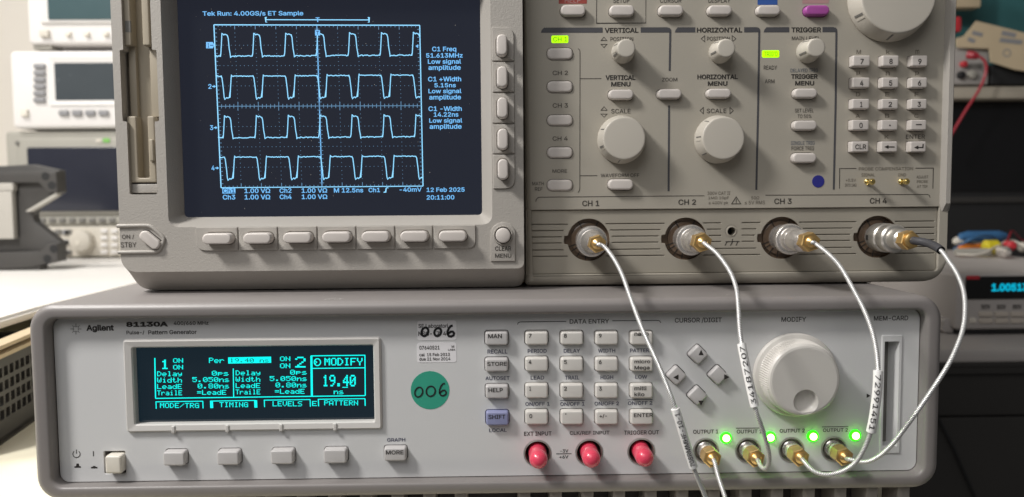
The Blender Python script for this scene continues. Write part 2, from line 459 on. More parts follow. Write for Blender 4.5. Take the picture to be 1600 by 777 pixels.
def hole(x0, x1, y0, y1, Y, r, h=0.0, gap=0.3):
    x0, x1, y0, y1 = base_box(x0, x1, y0, y1, Y, h)
    c = U((x0+x1)/2, (y0+y1)/2, Y); s = sc(Y); g = gap*0.001
    return rrect(c.x, c.z, (x1-x0)*s+2*g, (y1-y0)*s+2*g, r*0.001+g)
def px(P, Y): return [(q.x, q.z) for q in (U(a, b, Y) for a, b in P)]

# =================================================================== bench, wall
bench = struct(mk('bench', box(-1.6, U(1467, 520, 4).x+0.006, -0.02, 1.29, -0.03, 0.0), 'bench_wood'))
wall = struct(mk('wall', box(-2.2, 2.2, 1.30, 1.36, -0.03, 2.0), 'wall_paint'))

# =================================================================== pulse generator
G = thing('pulse_generator', (0, 0.15, 0.0), 'grey and white pulse pattern generator with teal display, underneath the oscilloscope', 'signal generator')
gl, gr = U(52, 560, 4).x, U(1467, 520, 4).x
gt, gb = U(700, 468.6, 3).z, U(700, 772, 3).z
GP = 6.5                                                     # front panel plane
gout = rrect((gl+gr)/2, (gt+gb)/2, gr-gl, gt-gb, 0.012, n=8)
zmid = (gt+gb)/2
gr_in = [(0.0034 if z > zmid else 0.0040) for x, z in gout]
prof = [(0, 0.40)]
for k in range(6):
    a = math.pi/2*k/5; prof.append(([r*(1-math.cos(a)) for r in gr_in], 0.0038*(1-math.sin(a))))
gshell = loft(gout, prof, cap=False, back=True)
ol, orr = U(74, 600, 0).x, U(1447, 600, 0).x; ot, ob = U(700, 493, 0).z, U(700, 753.5, 0).z
gopen = rrect((ol+orr)/2, (ot+ob)/2, orr-ol, ot-ob, 0.005, n=6)
gface = plate(inset(gout, gr_in), [inset(gopen, -0.0016)], 0.0, 0.0)
gwall = loft(gopen, [(-0.0016, 0.0), (-0.0009, 0.0002), (-0.0003, 0.0007), (0, 0.0016), (0, GP*0.001+0.002)], cap=False)
mk('casing', join(gshell, gface, gwall), 'gen_case', G, smooth=40)

GK = []      # (name, box, height, radius, bevel, material, texts)
def gk(name, x0, x1, y0, y1, m='gen_key', h=3.2, r=1.3, bev=0.8, tx=()): GK.append((name, x0, x1, y0, y1, m, h, r, bev, tx))
cols = [(820, 857), (875, 912), (929, 966.5), (983.5, 1021)]; rows = [(516.6, 540), (557, 581.5), (598, 623.5), (639, 665)]
LEG = [[('7', 826, 830.5, 521.5, 528)], [('8', 881, 885.5, 521.5, 528)], [('9', 935.5, 940, 521.5, 528)], [('nano', 991, 1013.5, 519.5, 525)],
       [('4', 826, 830.5, 562.5, 569)], [('5', 881.2, 885.7, 562.5, 569)], [('6', 935.6, 940, 562.5, 569)], [('micro', 991, 1016, 562, 567.8), ('Mega', 991, 1015, 571.5, 579)],
       [('1', 827, 829.5, 604, 610.5)], [('2', 881.2, 885.7, 604, 610.5)], [('3', 935.8, 940.2, 604, 610.5)], [('milli', 991, 1010, 603.5, 610), ('kilo', 991, 1007, 613, 619.4)],
       [('0', 827, 831.5, 647, 653.5)], [('.', 883, 885, 646, 648)], [('+/-', 936.5, 948.5, 647, 653.5)], [('ENTER', 990, 1020.5, 645.7, 651.8)]]
for i in range(4):
    for j in range(4):
        gk('number_key', *cols[j], *rows[i], tx=LEG[i*4+j])
gk('function_key', 757.6, 794.4, 516.6, 540.5, 'gen_key_grey', tx=[('MAN', 762.6, 784, 522, 528.6)])
gk('function_key', 757.6, 794.6, 558.2, 582, 'gen_key_grey', tx=[('STORE', 761, 792, 565.5, 571.8)])
gk('function_key', 758.2, 795, 599.6, 624, 'gen_key_grey', tx=[('HELP', 763, 785.7, 606.3, 612.8)])
gk('shift_key', 758.8, 795.5, 640.5, 666, 'gen_key_blue', tx=[('SHIFT', 762.8, 789.8, 648, 654.8)])
gk('more_key', 599, 636.5, 696, 721.6, 'gen_key_grey', h=3.8, tx=[('MORE', 602.8, 630.7, 703.6, 710.3)])
for i, (a, b) in enumerate(((254.5, 702), (338.5, 701), (422.5, 699.5), (505, 698.2))):
    gk('soft_key', a, a+39, b, b+27, 'gen_key_grey', h=4.2)
gholes = [hole(a, b, c, d, GP, r, h) for (n_, a, b, c, d, m, h, r, bv, tx) in GK]
# arrow keys: squares on their corner
AR = [(1091, 555, ((1091.5, 555), (1099.3, 555), (1095.4, 546.5))), (1057.5, 587.5, ((1060, 585.2), (1060, 594), (1052, 589.7))),
      (1122, 587, ((1131.5, 584.8), (1131.5, 593.8), (1140, 589.3))), (1090, 618.8, ((1091, 626.2), (1099.5, 626.2), (1095.3, 634.2)))]
def diamond(cx, cy, half, Y, r):
    c = U(cx, cy, Y); P = rrect(0, 0, half*1.414*sc(Y), half*1.414*sc(Y), r)
    q = math.sqrt(0.5); return [(c.x+(x-z)*q, c.z+(x+z)*q) for x, z in P]
for cx, cy, _ in AR: gholes.append(diamond(cx-2, cy-2, 18.2, GP, 0.0015))
# display opening, sockets, power switch, card slot, knob shaft
dis = px([(208, 544), (583.5, 538.3), (585.2, 657.3), (213, 663)], GP)
dl, dr_, dt, db = (dis[0][0]+dis[3][0])/2, (dis[1][0]+dis[2][0])/2, (dis[0][1]+dis[1][1])/2, (dis[2][1]+dis[3][1])/2
gholes.append(rrect((dl+dr_)/2, (dt+db)/2, dr_-dl+0.002, dt-db+0.002, 0.001))
SOCK = [(840, 709, 22), (920.8, 707.5, 22), (1002, 706, 22), (1103, 704.6, 20.5), (1169, 704.2, 20.5), (1236.5, 703.2, 20.5), (1303, 702, 20.5)]
for cx, cy, r in SOCK:
    c = U(cx, cy, GP); gholes.append(circ(c.x, c.z, r*sc(GP), 40))
gholes.append(hole(162.5, 196.5, 704.5, 741, GP, 0.8, 0, 0))
gholes.append(hole(1380, 1403.5, 531, 700.5, GP, 0.3, 0, 0))
pl = rrect((ol+orr)/2, (ot+ob)/2, orr-ol-0.0006, ot-ob-0.0006, 0.0046, n=6)
gp = mk('front_panel', plate(pl, gholes, GP*0.001, 0.0018, 0.00015, 1), 'gen_panel', G, smooth=40)
mk('panel_backing', box(ol+0.002, orr-0.002, 0.0165, 0.018, ob+0.002, ot-0.002), 'dark_gap', G)
for (n_, a, b, c, d, m, h, r, bv, tx) in GK:
    o = key(n_, a, b, c, d, GP, h, r, bv, m, G, taper=0.25)
    for t in tx: txt(t[0], *t[1:], GP-h, 'ink_dark', o, bold=0.012, name='legend')
for cx, cy, t in AR:
    P = diamond(cx-2, cy-2, 17, GP, 0.0014)
    prof = [(0, 0.0085), (0, GP*0.001)]+[(0.0002+0.0008*(1-math.cos(math.pi/2*k/4)), GP*0.001-0.0030+0.0008*(1-math.sin(math.pi/2*k/4))) for k in range(5)]
    o = mk('arrow_key', loft(P, prof), 'gen_key_grey', G, smooth=50)
    poly(t, GP-3.0, 'ink_dark', o, 'arrow_mark')
# printed legends
def gt_(s, x0, x1, y0, y1, m='ink_navy', b=0.012): txt(s, x0, x1, y0, y1, GP, m, gp, bold=b)
for a in (('RECALL', 761.6, 793, 546, 552.8), ('AUTOSET', 758.2, 796.5, 588, 594), ('LOCAL', 764, 792, 669.4, 675.2),
          ('PERIOD', 824.4, 854.3, 545.5, 551.6), ('DELAY', 880.6, 906.4, 545.2, 551.3), ('WIDTH', 934.2, 961.4, 545, 551), ('PATTERN', 984, 1020, 544.6, 550.6),
          ('LEAD', 829, 850.3, 587.2, 593.4), ('TRAIL', 882.7, 905.3, 587, 593.2), ('HIGH', 938, 958.3, 586.6, 592.8), ('LOW', 992.3, 1011.4, 586, 592),
          ('ON/OFF 1', 820.5, 859, 628, 635), ('ON/OFF 1', 875, 913.6, 628, 635), ('ON/OFF 2', 928.5, 967.4, 627.4, 634.4), ('ON/OFF 2', 980.6, 1019.5, 626.6, 633.6),
          ('GRAPH', 604.7, 633.4, 684.4, 690.2)): gt_(*a)
for a in (('DATA ENTRY', 889.7, 952.2, 498.7, 505.7), ('CURSOR /DIGIT', 1053.7, 1128.3, 496.2, 505), ('MODIFY', 1220.4, 1260, 495.3, 503), ('MEM-CARD', 1364.6, 1419.6, 493.5, 501),
          ('EXT INPUT', 818.4, 862.2, 674.3, 681), ('CLK/REF INPUT', 889.5, 953, 673.2, 680), ('TRIGGER OUT', 974.4, 1030.3, 672.5, 679.2),
          ('-3V', 875, 888, 702, 707.3), ('+6V', 873.8, 888, 711.2, 716.6),
          ('OUTPUT 1', 1082.4, 1122.8, 671.3, 677.8), ('OUTPUT 1', 1150.5, 1191, 671.2, 677.4), ('OUTPUT 2', 1217.5, 1258, 670, 676.2), ('OUTPUT 2', 1285, 1325.5, 669.2, 675)):
    gt_(*a, m='ink_dark')
for pts in (((875, 626), (914, 626)), ((980.6, 624.8), (1019.6, 624.6))): stroke(pts, 0.9, GP, 'ink_navy', gp)
for pts in (((1149.7, 669.2), (1190, 668.9)), ((1284, 667.2), (1325.5, 666.8)), ((869, 709.2), (893, 709)), ((808.7, 507.2), (809.6, 504.6), (812.5, 503.2), (884.8, 502.3)), ((956.7, 501.4), (1028.5, 500.8), (1031, 502), (1032.5, 504.6))):
    stroke(pts, 1.1, GP, 'ink_dark', gp)
poly([(1354, 615), (1360, 618.5), (1354, 622)], GP, 'ink_dark', gp, 'arrow_mark')
txt('Agilent', 135.2, 177.8, 507.4, 519.4, GP, 'ink_dark', gp, bold=0.034)
txt('81130A', 197.5, 262.6, 502.8, 510.8, GP, 'ink_dark', gp, bold=0.045)
txt('400/660 MHz', 271.7, 325.8, 501.8, 508.6, GP, 'ink_dark', gp, bold=0.014)
txt('Pulse-/', 197.8, 225.5, 516.6, 523.2, GP, 'ink_dark', gp, bold=0.014)
txt('Pattern Generator', 232, 307.2, 515.8, 522.4, GP, 'ink_dark', gp, bold=0.014)
# starburst emblem
c0 = (118.8, 514.2); parts = []
for k in range(16):
    a = 2*math.pi*k/16; r0, r1 = (3.4, 8.6) if k % 4 == 0 else ((4.6, 7.8) if k % 2 == 0 else (3.2, 5.2))
    P = [U(c0[0]+r*math.cos(a), c0[1]+r*math.sin(a), GP) for r in (r0, r1)]
    parts.append(ribbon([(p.x, p.z) for p in P], (0.9 if k % 2 else 0.8)*sc(GP), (GP-0.1)*0.001))
mk('emblem', join(*parts), 'ink_dark', gp, smooth=0)
# power symbols
pw = [(119.6+5.6*math.sin(a), 709.5-5.6*math.cos(a)) for a in [math.radians(40+280*k/20) for k in range(21)]]
stroke(pw, 1.2, GP, 'ink_dark', gp, 'power_mark'); stroke([(119.6, 702.5), (119.6, 709)], 1.2, GP, 'ink_dark', gp, 'power_mark')
stroke([(146, 705), (146, 713)], 1.4, GP, 'ink_dark', gp, 'power_mark')
for cx, cy, hh in ((121.4, 728, 6), (147.3, 729, 3.2)):
    poly([(cx-5, cy+2.8), (cx-5, cy+0.8), (cx-2.4, cy+0.4), (cx-1.8, cy+2.4-hh), (cx+1.8, cy+2.4-hh), (cx+2.4, cy+0.4), (cx+5, cy+0.8), (cx+5, cy+2.8)], GP, 'ink_dark', gp, 'power_mark')
# power switch
x0, x1, y0, y1 = base_box(163.8, 196, 707.5, 741.5, GP, 4.5); c = U((x0+x1)/2, (y0+y1)/2, GP)
mk('power_switch', slab(rrect(c.x, c.z, (x1-x0-1)*sc(GP), (y1-y0-1)*sc(GP), 0.0012), 0.016, 0.002, 0.0011), 'gen_switch', G)
c = U(179.5, 722.7, GP)
mk('switch_well', loft(rrect(c.x, c.z, 34*sc(GP), 36.5*sc(GP), 0.0008), [(0, GP*0.001+0.0016), (0, 0.0155), (0.0001, 0.0155)], True), 'gen_case', G)

# display: raised frame, glass, glowing characters
fo = px([(193.5, 531), (595.5, 525.5), (597.8, 669.2), (199, 675.6)], GP)
fl, fr, ft, fb = (fo[0][0]+fo[3][0])/2, (fo[1][0]+fo[2][0])/2, (fo[0][1]+fo[1][1])/2, (fo[2][1]+fo[3][1])/2
FO = rrect((fl+fr)/2, (ft+fb)/2, fr-fl, ft-fb, 0.0016); FI = rrect((dl+dr_)/2, (dt+db)/2, dr_-dl, dt-db, 0.0007)
g0 = GP*0.001
V = join(bridge(FO, g0+0.0002, FO, g0-0.0006), bridge(FO, g0-0.0006, inset(FO, 0.0009), g0-0.0017), bridge(inset(FO, 0.0009), g0-0.0017, inset(FI, -0.0006), g0-0.0012),
         bridge(inset(FI, -0.0006), g0-0.0012, FI, g0-0.0004), bridge(FI, g0-0.0004, FI, g0+0.0035))
frame = mk('display_frame', V, 'gen_frame', G, smooth=25)
for a, b in ((273, 669.8), (357, 668.5), (440.7, 667), (524.7, 665.8)):
    c = U(a, b, GP); mk('frame_rib', slab(rrect(c.x, c.z, 6*sc(GP), 12*sc(GP), 0.0006), g0, g0-0.0021, 0.0005), 'gen_frame', frame)
GS = GP+3.0
vg = mk('display_glass', box(dl-0.001, dr_+0.001, GS*0.001, GS*0.001+0.003, db-0.001, dt+0.001), 'vfd_glass', G)
FONT = {'0': '3E5149453E', '1': '00427F4000', '2': '4261514946', '3': '2141454B31', '4': '1814127F10', '5': '2745454539', '6': '3C4A494930', '7': '0171090503', '8': '3649494936', '9': '064949291E',
        '.': '0060600000', '=': '1414141414', '/': '2010080402', 'A': '7E1111117E', 'C': '3E41414122', 'D': '7F4141221C', 'E': '7F49494941', 'F': '7F09090901', 'G': '3E4149497A', 'I': '00417F4100',
        'L': '7F40404040', 'M': '7F020C027F', 'N': '7F0408107F', 'O': '3E4141413E', 'P': '7F09090906', 'R': '7F09192946', 'S': '4649494931', 'T': '01017F0101', 'V': '1F2040201F', 'W': '3F4038403F',
        'Y': '0708700807', 'a': '2054545478', 'd': '384444487F', 'e': '3854545418', 'h': '7F08040478', 'i': '00447D4000', 'l': '00417F4000', 'n': '7C08040478', 'p': '7C14141408', 'r': '7C08040408',
        's': '4854545420', 't': '043F444020', 'y': '0C5050503C'}
def dots(s, x0, x1, y0, y1, material='vfd_glow', lift=0.1, fat=1.0):
    n = len(s)*6-1; dx, dy = (x1-x0)/n, (y1-y0)/7; V, F = [], []
    for ci, ch in enumerate(s):
        if ch == ' ': continue
        for q in range(5):
            colb = int(FONT[ch][2*q:2*q+2], 16)
            for r in range(7):
                if colb >> r & 1:
                    ax, ay = x0+(ci*6+q)*dx, y0+r*dy; m = 0.06
                    k = len(V); V += [tuple(U(a, b, GS-lift)) for a, b in ((ax+m*dx-0.1*fat*dx, ay+m*dy), (ax+dx*(1-m)+0.1*fat*dx, ay+m*dy), (ax+dx*(1-m)+0.1*fat*dx, ay+dy*(1-m)), (ax+m*dx-0.1*fat*dx, ay+dy*(1-m)))]
                    F.append((k, k+1, k+2, k+3))
    return mk('display_text', (V, F), material, vg, smooth=0)
def vline(pts, wpx, m='vfd_glow', lift=0.1): return stroke(pts, wpx, GS, m, vg, 'display_line', lift)
sl = -0.0125
def yy(y, x, x_ref): return y+(x-x_ref)*sl
dots('1', 251, 264.5, 562, 577)
dots('ON', 270.5, 286, 560, 567); dots('ON', 270.5, 286, 570.4, 577.4)
dots('Per', 326.5, 350, 559.2, 567.4)
poly([(356.5, 558.6), (423.6, 557.4), (423.8, 567), (356.7, 568.2)], GS, 'vfd_glow', vg, 'display_bar')
dots('19.40 ns', 359, 420, 560, 566.4, 'vfd_dark', 0.2, 2)
for i, (s1, s2) in enumerate((('Delay', '0ps'), ('Width', '5.050ns'), ('LeadE', '0.80ns'), ('TrailE', '=LeadE'))):
    y = 580.4+i*9.95
    dots(s1, 245.5, 284.2 if i < 3 else 284.5, y, y+7.6)
    wd = {'0ps': (331, 357.2), '5.050ns': (300.5, 358), '0.80ns': (309, 358), '=LeadE': (308, 353.5)}[s2]; dots(s2, wd[0], wd[1], y-0.8, y+6.8)
    dots(s1, 368.2, 406.6, y-1.4, y+6.2)
    wd = {'0ps': (453.4, 479.4), '5.050ns': (421.5, 479.4), '0.80ns': (430.6, 479.2), '=LeadE': (429.5, 476)}[s2]; dots(s2, wd[0], wd[1], y-2.4, y+5.2)
dots('ON', 437.6, 453.5, 557.2, 564.4); dots('ON', 437.6, 453.5, 568, 575.4); dots('2', 461.3, 477.4, 557.6, 574.6)
vline([(242, 559.5), (243.2, 622.6)], 1.8); vline([(243, 622.6), (570.5, 618.3)], 1.5); vline([(364.6, 576), (365.2, 620.6)], 1.5)
vline([(486.6, 556), (487.4, 619.2)], 3.2); vline([(570.2, 555.2), (570.8, 618.4)], 1.6); vline([(486, 556.2), (570.6, 555.2)], 1.5); vline([(488, 575.8), (570.6, 574.8)], 1.4)
dots('MODIFY', 507, 566.4, 559.4, 571.2, fat=2)
ring = [(496+5*math.sin(a), 566-5.4*math.cos(a)) for a in [2*math.pi*k/16 for k in range(17)]]; vline(ring, 1.6)
vline([(492, 563.5), (495, 566), (492, 568.6)], 1.3)
dots('19.40', 504.2, 555.6, 586, 604, fat=2); vline([(535, 605.4), (543.6, 605.3)], 1.2); dots('ns', 521.4, 536.8, 608.4, 616.2)
for (a, b, s, ta, tb, y, thick) in ((243.8, 317, 'MODE/TRG', 250, 311, 627.4, 1.4), (330.5, 399.5, 'TIMING', 343, 387.6, 626.2, 4.6), (413, 484.6, 'LEVELS', 426, 472, 624.8, 1.4), (497.4, 570.3, 'PATTERN', 506.6, 559.4, 623.4, 1.6)):
    vline([(a, y+0.6), (b, y-0.4)], 1.3); vline([(a, y), (a+0.5, y+11.5)], thick); vline([(b, y-0.6), (b+0.4, y+10.8)], thick)
    dots(s, ta, tb, y+2.4, y+10.2)
dots('E', 487.6, 495.2, 626.8, 634.6)

# control knob
kc = U(1241, 585, GP); kf = U(1254.2, 594.6, GP-13.0)
kr = 67*sc(GP); fr_ = 56*sc(GP-13)
def lathe_to(prof, c0, y0, c1, y1, n, amp=0.0, ribs=(0, 0)):
    """lathe; ribs = (first, last) rows that carry a fine knurl"""
    V, F = [], []
    for k, (r, y) in enumerate(prof):
        for i in range(n):
            a = 2*math.pi*i/n; rr = r-(amp if (ribs[0] <= k <= ribs[1] and i % 2) else 0)
            V.append((c0[0]+rr*math.cos(a), y, c0[1]+rr*math.sin(a)))
    for k in range(len(prof)-1):
        for i in range(n):
            j = (i+1) % n; F.append((k*n+i, k*n+j, (k+1)*n+j, (k+1)*n+i))
    F.append(tuple(range((len(prof)-1)*n, len(prof)*n)))
    return V, F
y_ = g0
kp = [(kr, y_-0.0002), (kr, y_-0.0018), (kr-0.0006, y_-0.0026), (kr-0.0022, y_-0.0032), (kr-0.0024, y_-0.0036), (fr_+0.0012, y_-0.0108), (fr_+0.0006, y_-0.0122), (fr_-0.0002, y_-0.0130), (fr_-0.0012, y_-0.0133)]
knob = mk('control_knob', lathe_to(kp, (kc.x, kc.z), 0, None, 0, 200, 0.00042, (4, 5)), 'gen_knob', G, smooth=18)
# finger dimple: ring face with an opening and a bowl
dc = U(1259.4, 628.3, GP-13.3); yk = y_-0.01331
ro = circ(kc.x, kc.z, fr_-0.0012, 60); dh = circ(dc.x, dc.z, 20.3*sc(GP-13), 32)
me = knob.data; bm = bmesh.new(); bm.from_mesh(me); bm.faces.ensure_lookup_table()
big = max(bm.faces, key=lambda f: len(f.verts)); bmesh.ops.delete(bm, geom=[big], context='FACES_ONLY'); bm.to_mesh(me); bm.free()
bowl = [(0, 0.0), (0.0004, 0.0003)]+[(20.3*sc(GP-13)*(1-math.cos(t)), 0.0003+0.0040*math.sin(t)) for t in (0.5, 0.8, 1.1, 1.35)]
mk('knob_face', join(plate(ro, [dh], yk+0.00001, 0.0), loft(dh, [(d, yk+y) for d, y in bowl])), 'gen_knob', knob, smooth=50)

# sockets, LEDs, card slot
for i, (cx, cy, r) in enumerate(SOCK):
    c = U(cx, cy, GP); R = r*sc(GP)
    s = mk('socket', join(lathe([(R+0.0001, g0-0.0001), (R-0.0006, g0-0.0003), (R-0.0009, g0+0.0006), (R-0.0009, g0+0.006)], 40, (c.x, c.z))), 'steel', G)
    me = s.data; bm = bmesh.new(); bm.from_mesh(me)
    for f in [f for f in bm.faces if len(f.verts) > 20]: bm.faces.remove(f)
    bm.to_mesh(me); bm.free()
    mk('socket_floor', lathe([(R, g0+0.0085), (R, g0+0.006), (R*0.9, g0+0.0059)], 32, (c.x, c.z)), 'steel' if i > 2 else 'dark_gap', s)
    mk('socket_barrel', lathe([(0.0042, g0+0.006), (0.0042, g0+0.0012), (0.0036, g0+0.0008), (0.0031, g0+0.0006), (0.0031, g0-0.003)], 28, (c.x, c.z)), 'nickel', s)
for cx, cy in ((1134, 684), (1203, 683), (1269.7, 681.5), (1335.8, 680.3)):
    c = U(cx, cy, GP); o = mk('indicator_lamp', lathe([(9.6*sc(GP), g0), (9.2*sc(GP), g0-0.0005), (6.2*sc(GP), g0-0.0010)], 28, (c.x, c.z)), 'led_halo', G); mk('lamp_dome', dome((c.x, c.z), 5.9*sc(GP), g0-0.00095, 0.0016), 'led_green', o)  # flat outer ring glows to stand in for the halo round the dome
c = U(1391.5, 616.5, GP)
sf = rrect(c.x, c.z, 33*sc(GP), 192*sc(GP), 0.0006); si = rrect(c.x-0.0001, c.z+0.0003, 24*sc(GP), 170*sc(GP), 0.0003)
cs = mk('card_slot', join(bridge(sf, g0, sf, g0-0.0004), bridge(sf, g0-0.0004, inset(sf, 0.0004), g0-0.0006), bridge(inset(sf, 0.0004), g0-0.0006, si, g0-0.0006), bridge(si, g0-0.0006, si, g0-0.0003)), 'gen_panel', G, smooth=25)
sbk = rrect(c.x-0.0011, c.z+0.0003, 17.5*sc(GP), 169*sc(GP), 0.0003)
mk('slot_wall', bridge(si, g0-0.0003, sbk, g0+0.0068), 'gen_panel', cs, smooth=25)
mk('slot_floor', loft(sbk, [(0, g0+0.0068), (0.00005, g0+0.0068)]), 'inst_key_dark', cs)
# stickers
def sticker(name, cx, cy, w_, h_, r, m):
    c = U(cx, cy, GP); return mk(name, slab(rrect(c.x, c.z, w_*sc(GP), h_*sc(GP), r*sc(GP), 8), g0, g0-0.00012), m, G)
s1 = sticker('paper_sticker', 682.7, 516.3, 61.5, 31, 4, 'sticker_grey'); s2 = sticker('paper_sticker', 682.4, 551, 62, 31.5, 4, 'sticker_grey')
s3 = sticker('round_sticker', 672, 609.8, 61.2, 61.2, 30.6, 'sticker_green')
s3['label'] = 'round green sticker with handwritten 006'
for a in (('SE Laboratori', 653.6, 700, 506, 512.6), ('NSC-', 653.6, 675, 518, 525), ('7', 682, 687, 518, 524.5), ('4', 692.4, 697, 518, 524.6)): txt(*a, GP-0.12, 'ink_dark', s1, bold=0.015)
for a in (('07640521', 655, 686.8, 540.2, 546.4), ('SE', 705, 710, 540, 543.2), ('LABS', 700, 711.2, 545, 548), ('cal  15 Feb 2013', 655, 703, 551.6, 556.6), ('due 21 Nov 2014', 655, 703.8, 558.4, 563.4)): txt(*a, GP-0.12, 'ink_dark', s2, bold=0.012)
def oval(cx, cy, rx, ry, tilt=0.15): return [(cx+rx*math.cos(a)+tilt*ry*-math.sin(a), cy+ry*math.sin(a)) for a in [2*math.pi*k/24+1 for k in range(25)]]
def six(cx, cy, k, wf): return [(cx+k*a*wf, cy+k*b) for a, b in ((0.5, -1.6), (0.0, -1.5), (-0.5, -1.0), (-0.85, -0.2), (-0.9, 0.5), (-0.5, 1.0), (0.1, 1.1), (0.7, 0.8), (0.85, 0.3), (0.5, -0.1), (0.0, -0.1), (-0.6, 0.3), (-0.8, 0.6))]
def pen(pts, wpx, par): stroke(pts, wpx, GP-0.12, 'ink_black', par, 'handwriting', 0.16)
pen(oval(664, 518.6, 5.2, 6.6), 3.6, s1); pen(oval(684, 519, 5.2, 6.2), 3.6, s1); pen(six(704.5, 519, 6.3, 0.95), 3.6, s1)
pen(oval(654.3, 612.8, 6, 7.6), 2.4, s3); pen(oval(673, 611.4, 7, 7.8, 0.05), 2.4, s3); pen(six(692, 610.6, 7.2, 0.85), 2.4, s3)
for (sx, sy0, ln, an) in ((514, 8, 0.004, 0.9), (520, 9, 0.005, 1.0), (529, 8, 0.004, 0.8), (536, 9, 0.0035, 1.1), (690, 6, 0.0012, 0.2), (1141, 10, 0.002, 0.1)):
    p = Uz(sx, 464, gt); p.y = sy0*0.001; d_ = Vector((math.cos(an), math.sin(an), 0))*ln; n_ = Vector((-math.sin(an), math.cos(an), 0))*0.00035; z_ = Vector((0, 0, 0.00008))
    mk('scuff', ([p-n_+z_, p+n_+z_, p+d_+n_*0.4+z_, p+d_-n_*0.4+z_], [(0, 1, 2, 3)]), 'gen_frame', G, smooth=0)
# vent grille under the bezel: recessed dark back with upright ribs
vz = gb; mk('vent_back', box(gl+0.02, gr-0.02, 0.022, 0.024, 0.004, vz+0.001), 'vent_dark', G)
x = 110.0
ribx = [130+49.2*k for k in range(0, 27)]
for rx in ribx:
    if 740 < rx < 800: continue
    c = U(rx, 772, 8); mk('vent_rib', slab(rrect(c.x, (vz+0.006)/2, 0.0062, vz-0.006, 0.0008), 0.0222, 0.006, 0.0008), 'gen_case', G)
for fx in (gl+0.04, gr-0.04):
    for fy in (0.05, 0.34): mk('foot', box(fx-0.011, fx+0.011, fy-0.011, fy+0.011, 0.0, vz+0.001), 'black_matte', G)

# =================================================================== oscilloscope
YB, YP, YI, YS = 35.0, 49.0, 50.5, 44.5        # bezel front, control panel, input panel, screen glass
O = thing('oscilloscope', (0, 0.2, gt), 'beige oscilloscope showing four blue pulse traces, standing on the generator', 'oscilloscope')
sl_ = U(176, 200, YB).x; sr_ = U(1489, 150, YP).x; sb_ = U(800, 450.2, YB+8).z; st_ = U(800, -125, YB).z
seam = U(819, 165, YB).x; seam_p = seam+0.0002
# left bezel: outline, rounded towards the bottom, with openings for screen and disk drive
lout = rpoly([(sl_, sb_), (seam, sb_), (seam, st_), (sl_, st_)], [0.013, 0.006, 0.004, 0.006], 12)
lin = rpoly([(sl_+0.0014, sb_+0.0112), (seam-0.0006, sb_+0.0112), (seam-0.0006, st_-0.0012), (sl_+0.0014, st_-0.0012)], [0.009, 0.004, 0.004, 0.006], 12)
V, F = [(x, 0.40, z) for x, z in lout], []
for k in range(7):
    q = k/6; q2 = q+0.10*math.sin(math.pi*q); yq = YB*0.001+0.0145*(1-q)*(1-0.25*q)
    V += [(a_[0]+(b_[0]-a_[0])*q2, yq, a_[1]+(b_[1]-a_[1])*q2) for a_, b_ in zip(lout, lin)]
N_ = len(lout)
for k in range(7): F += [(k*N_+i_, k*N_+(i_+1) % N_, (k+1)*N_+(i_+1) % N_, (k+1)*N_+i_) for i_ in range(N_)]
F.append(tuple(range(N_))); lshell = (V, F)
b0 = YB*0.001
scr = px([(277, 0), (751, 0), (752.5, 336), (287, 339.8)], YS)
cl, cr, cb = (scr[0][0]+scr[3][0])/2, (scr[1][0]+scr[2][0])/2, (scr[2][1]+scr[3][1])/2; ct = U(500, -18, YS).z
SI = rrect((cl+cr)/2, (ct+cb)/2, cr-cl, ct-cb, 0.0022, 5)
co = px([(251, 0), (766.5, 0), (769, 340), (262, 330)], YB)
xl, xr = (co[0][0]+co[3][0])/2, (co[1][0]+co[2][0])/2; zb, zt = U(520, 353.2, YB).z, U(500, -36, YB).z
SO = rrect((xl+xr)/2, (zt+zb)/2, xr-xl, zt-zb, 0.005, 5)
fd = px([(191, -70), (236.5, -70), (236.5, 76), (247, 79), (247, 189), (244.5, 192), (245, 304.5), (200.5, 304.5), (198, 192), (187, 189), (185, 79), (191, 76)], YB)
# straighten the drive opening
FX = [U(194, 120, YB).x, U(239, 120, YB).x, U(246, 120, YB).x, U(243.5, 240, YB).x, U(200, 240, YB).x, U(188.5, 120, YB).x]
FZ = [U(215, -70, YB).z, U(215, 78, YB).z, U(215, 190, YB).z, U(215, 304, YB).z]
fdp = rpoly([(FX[0], FZ[0]), (FX[0], FZ[1]), (FX[5], FZ[1]), (FX[5], FZ[2]), (FX[4], FZ[2]), (FX[4], FZ[3]), (FX[3], FZ[3]), (FX[3], FZ[2]), (FX[2], FZ[2]), (FX[2], FZ[1]), (FX[1], FZ[1]), (FX[1], FZ[0])], [0.0003, 0.0003, 0.0008, 0.0012, 0.0003, 0.001, 0.001, 0.0003, 0.0012, 0.0008, 0.0003, 0.0003], 3)
BK = []      # bezel keys
for (a, b, c, d) in ((316, 366, 364, 382.3), (379.8, 427.5, 363.4, 381.6), (442, 489.7, 362.7, 380.5), (503, 550.4, 361.7, 379.6), (564.6, 610.6, 361, 379), (625, 670.2, 360.6, 378.6), (685, 730, 360.3, 378)):
    BK.append(('soft_key', a, b, c, d))
for i, (c, d) in enumerate(((54, 89), (103.8, 138.4), (152.3, 186), (201, 234.8), (248.6, 281.2))):
    BK.append(('soft_key', 775.8+i*0.45, 792.8+i*0.4, c, d))
PLH = 1.0                                         # soft-key fields stand 1 mm proud
def field(P, y0, y1, bev): return slab(P, y0, y1, bev)
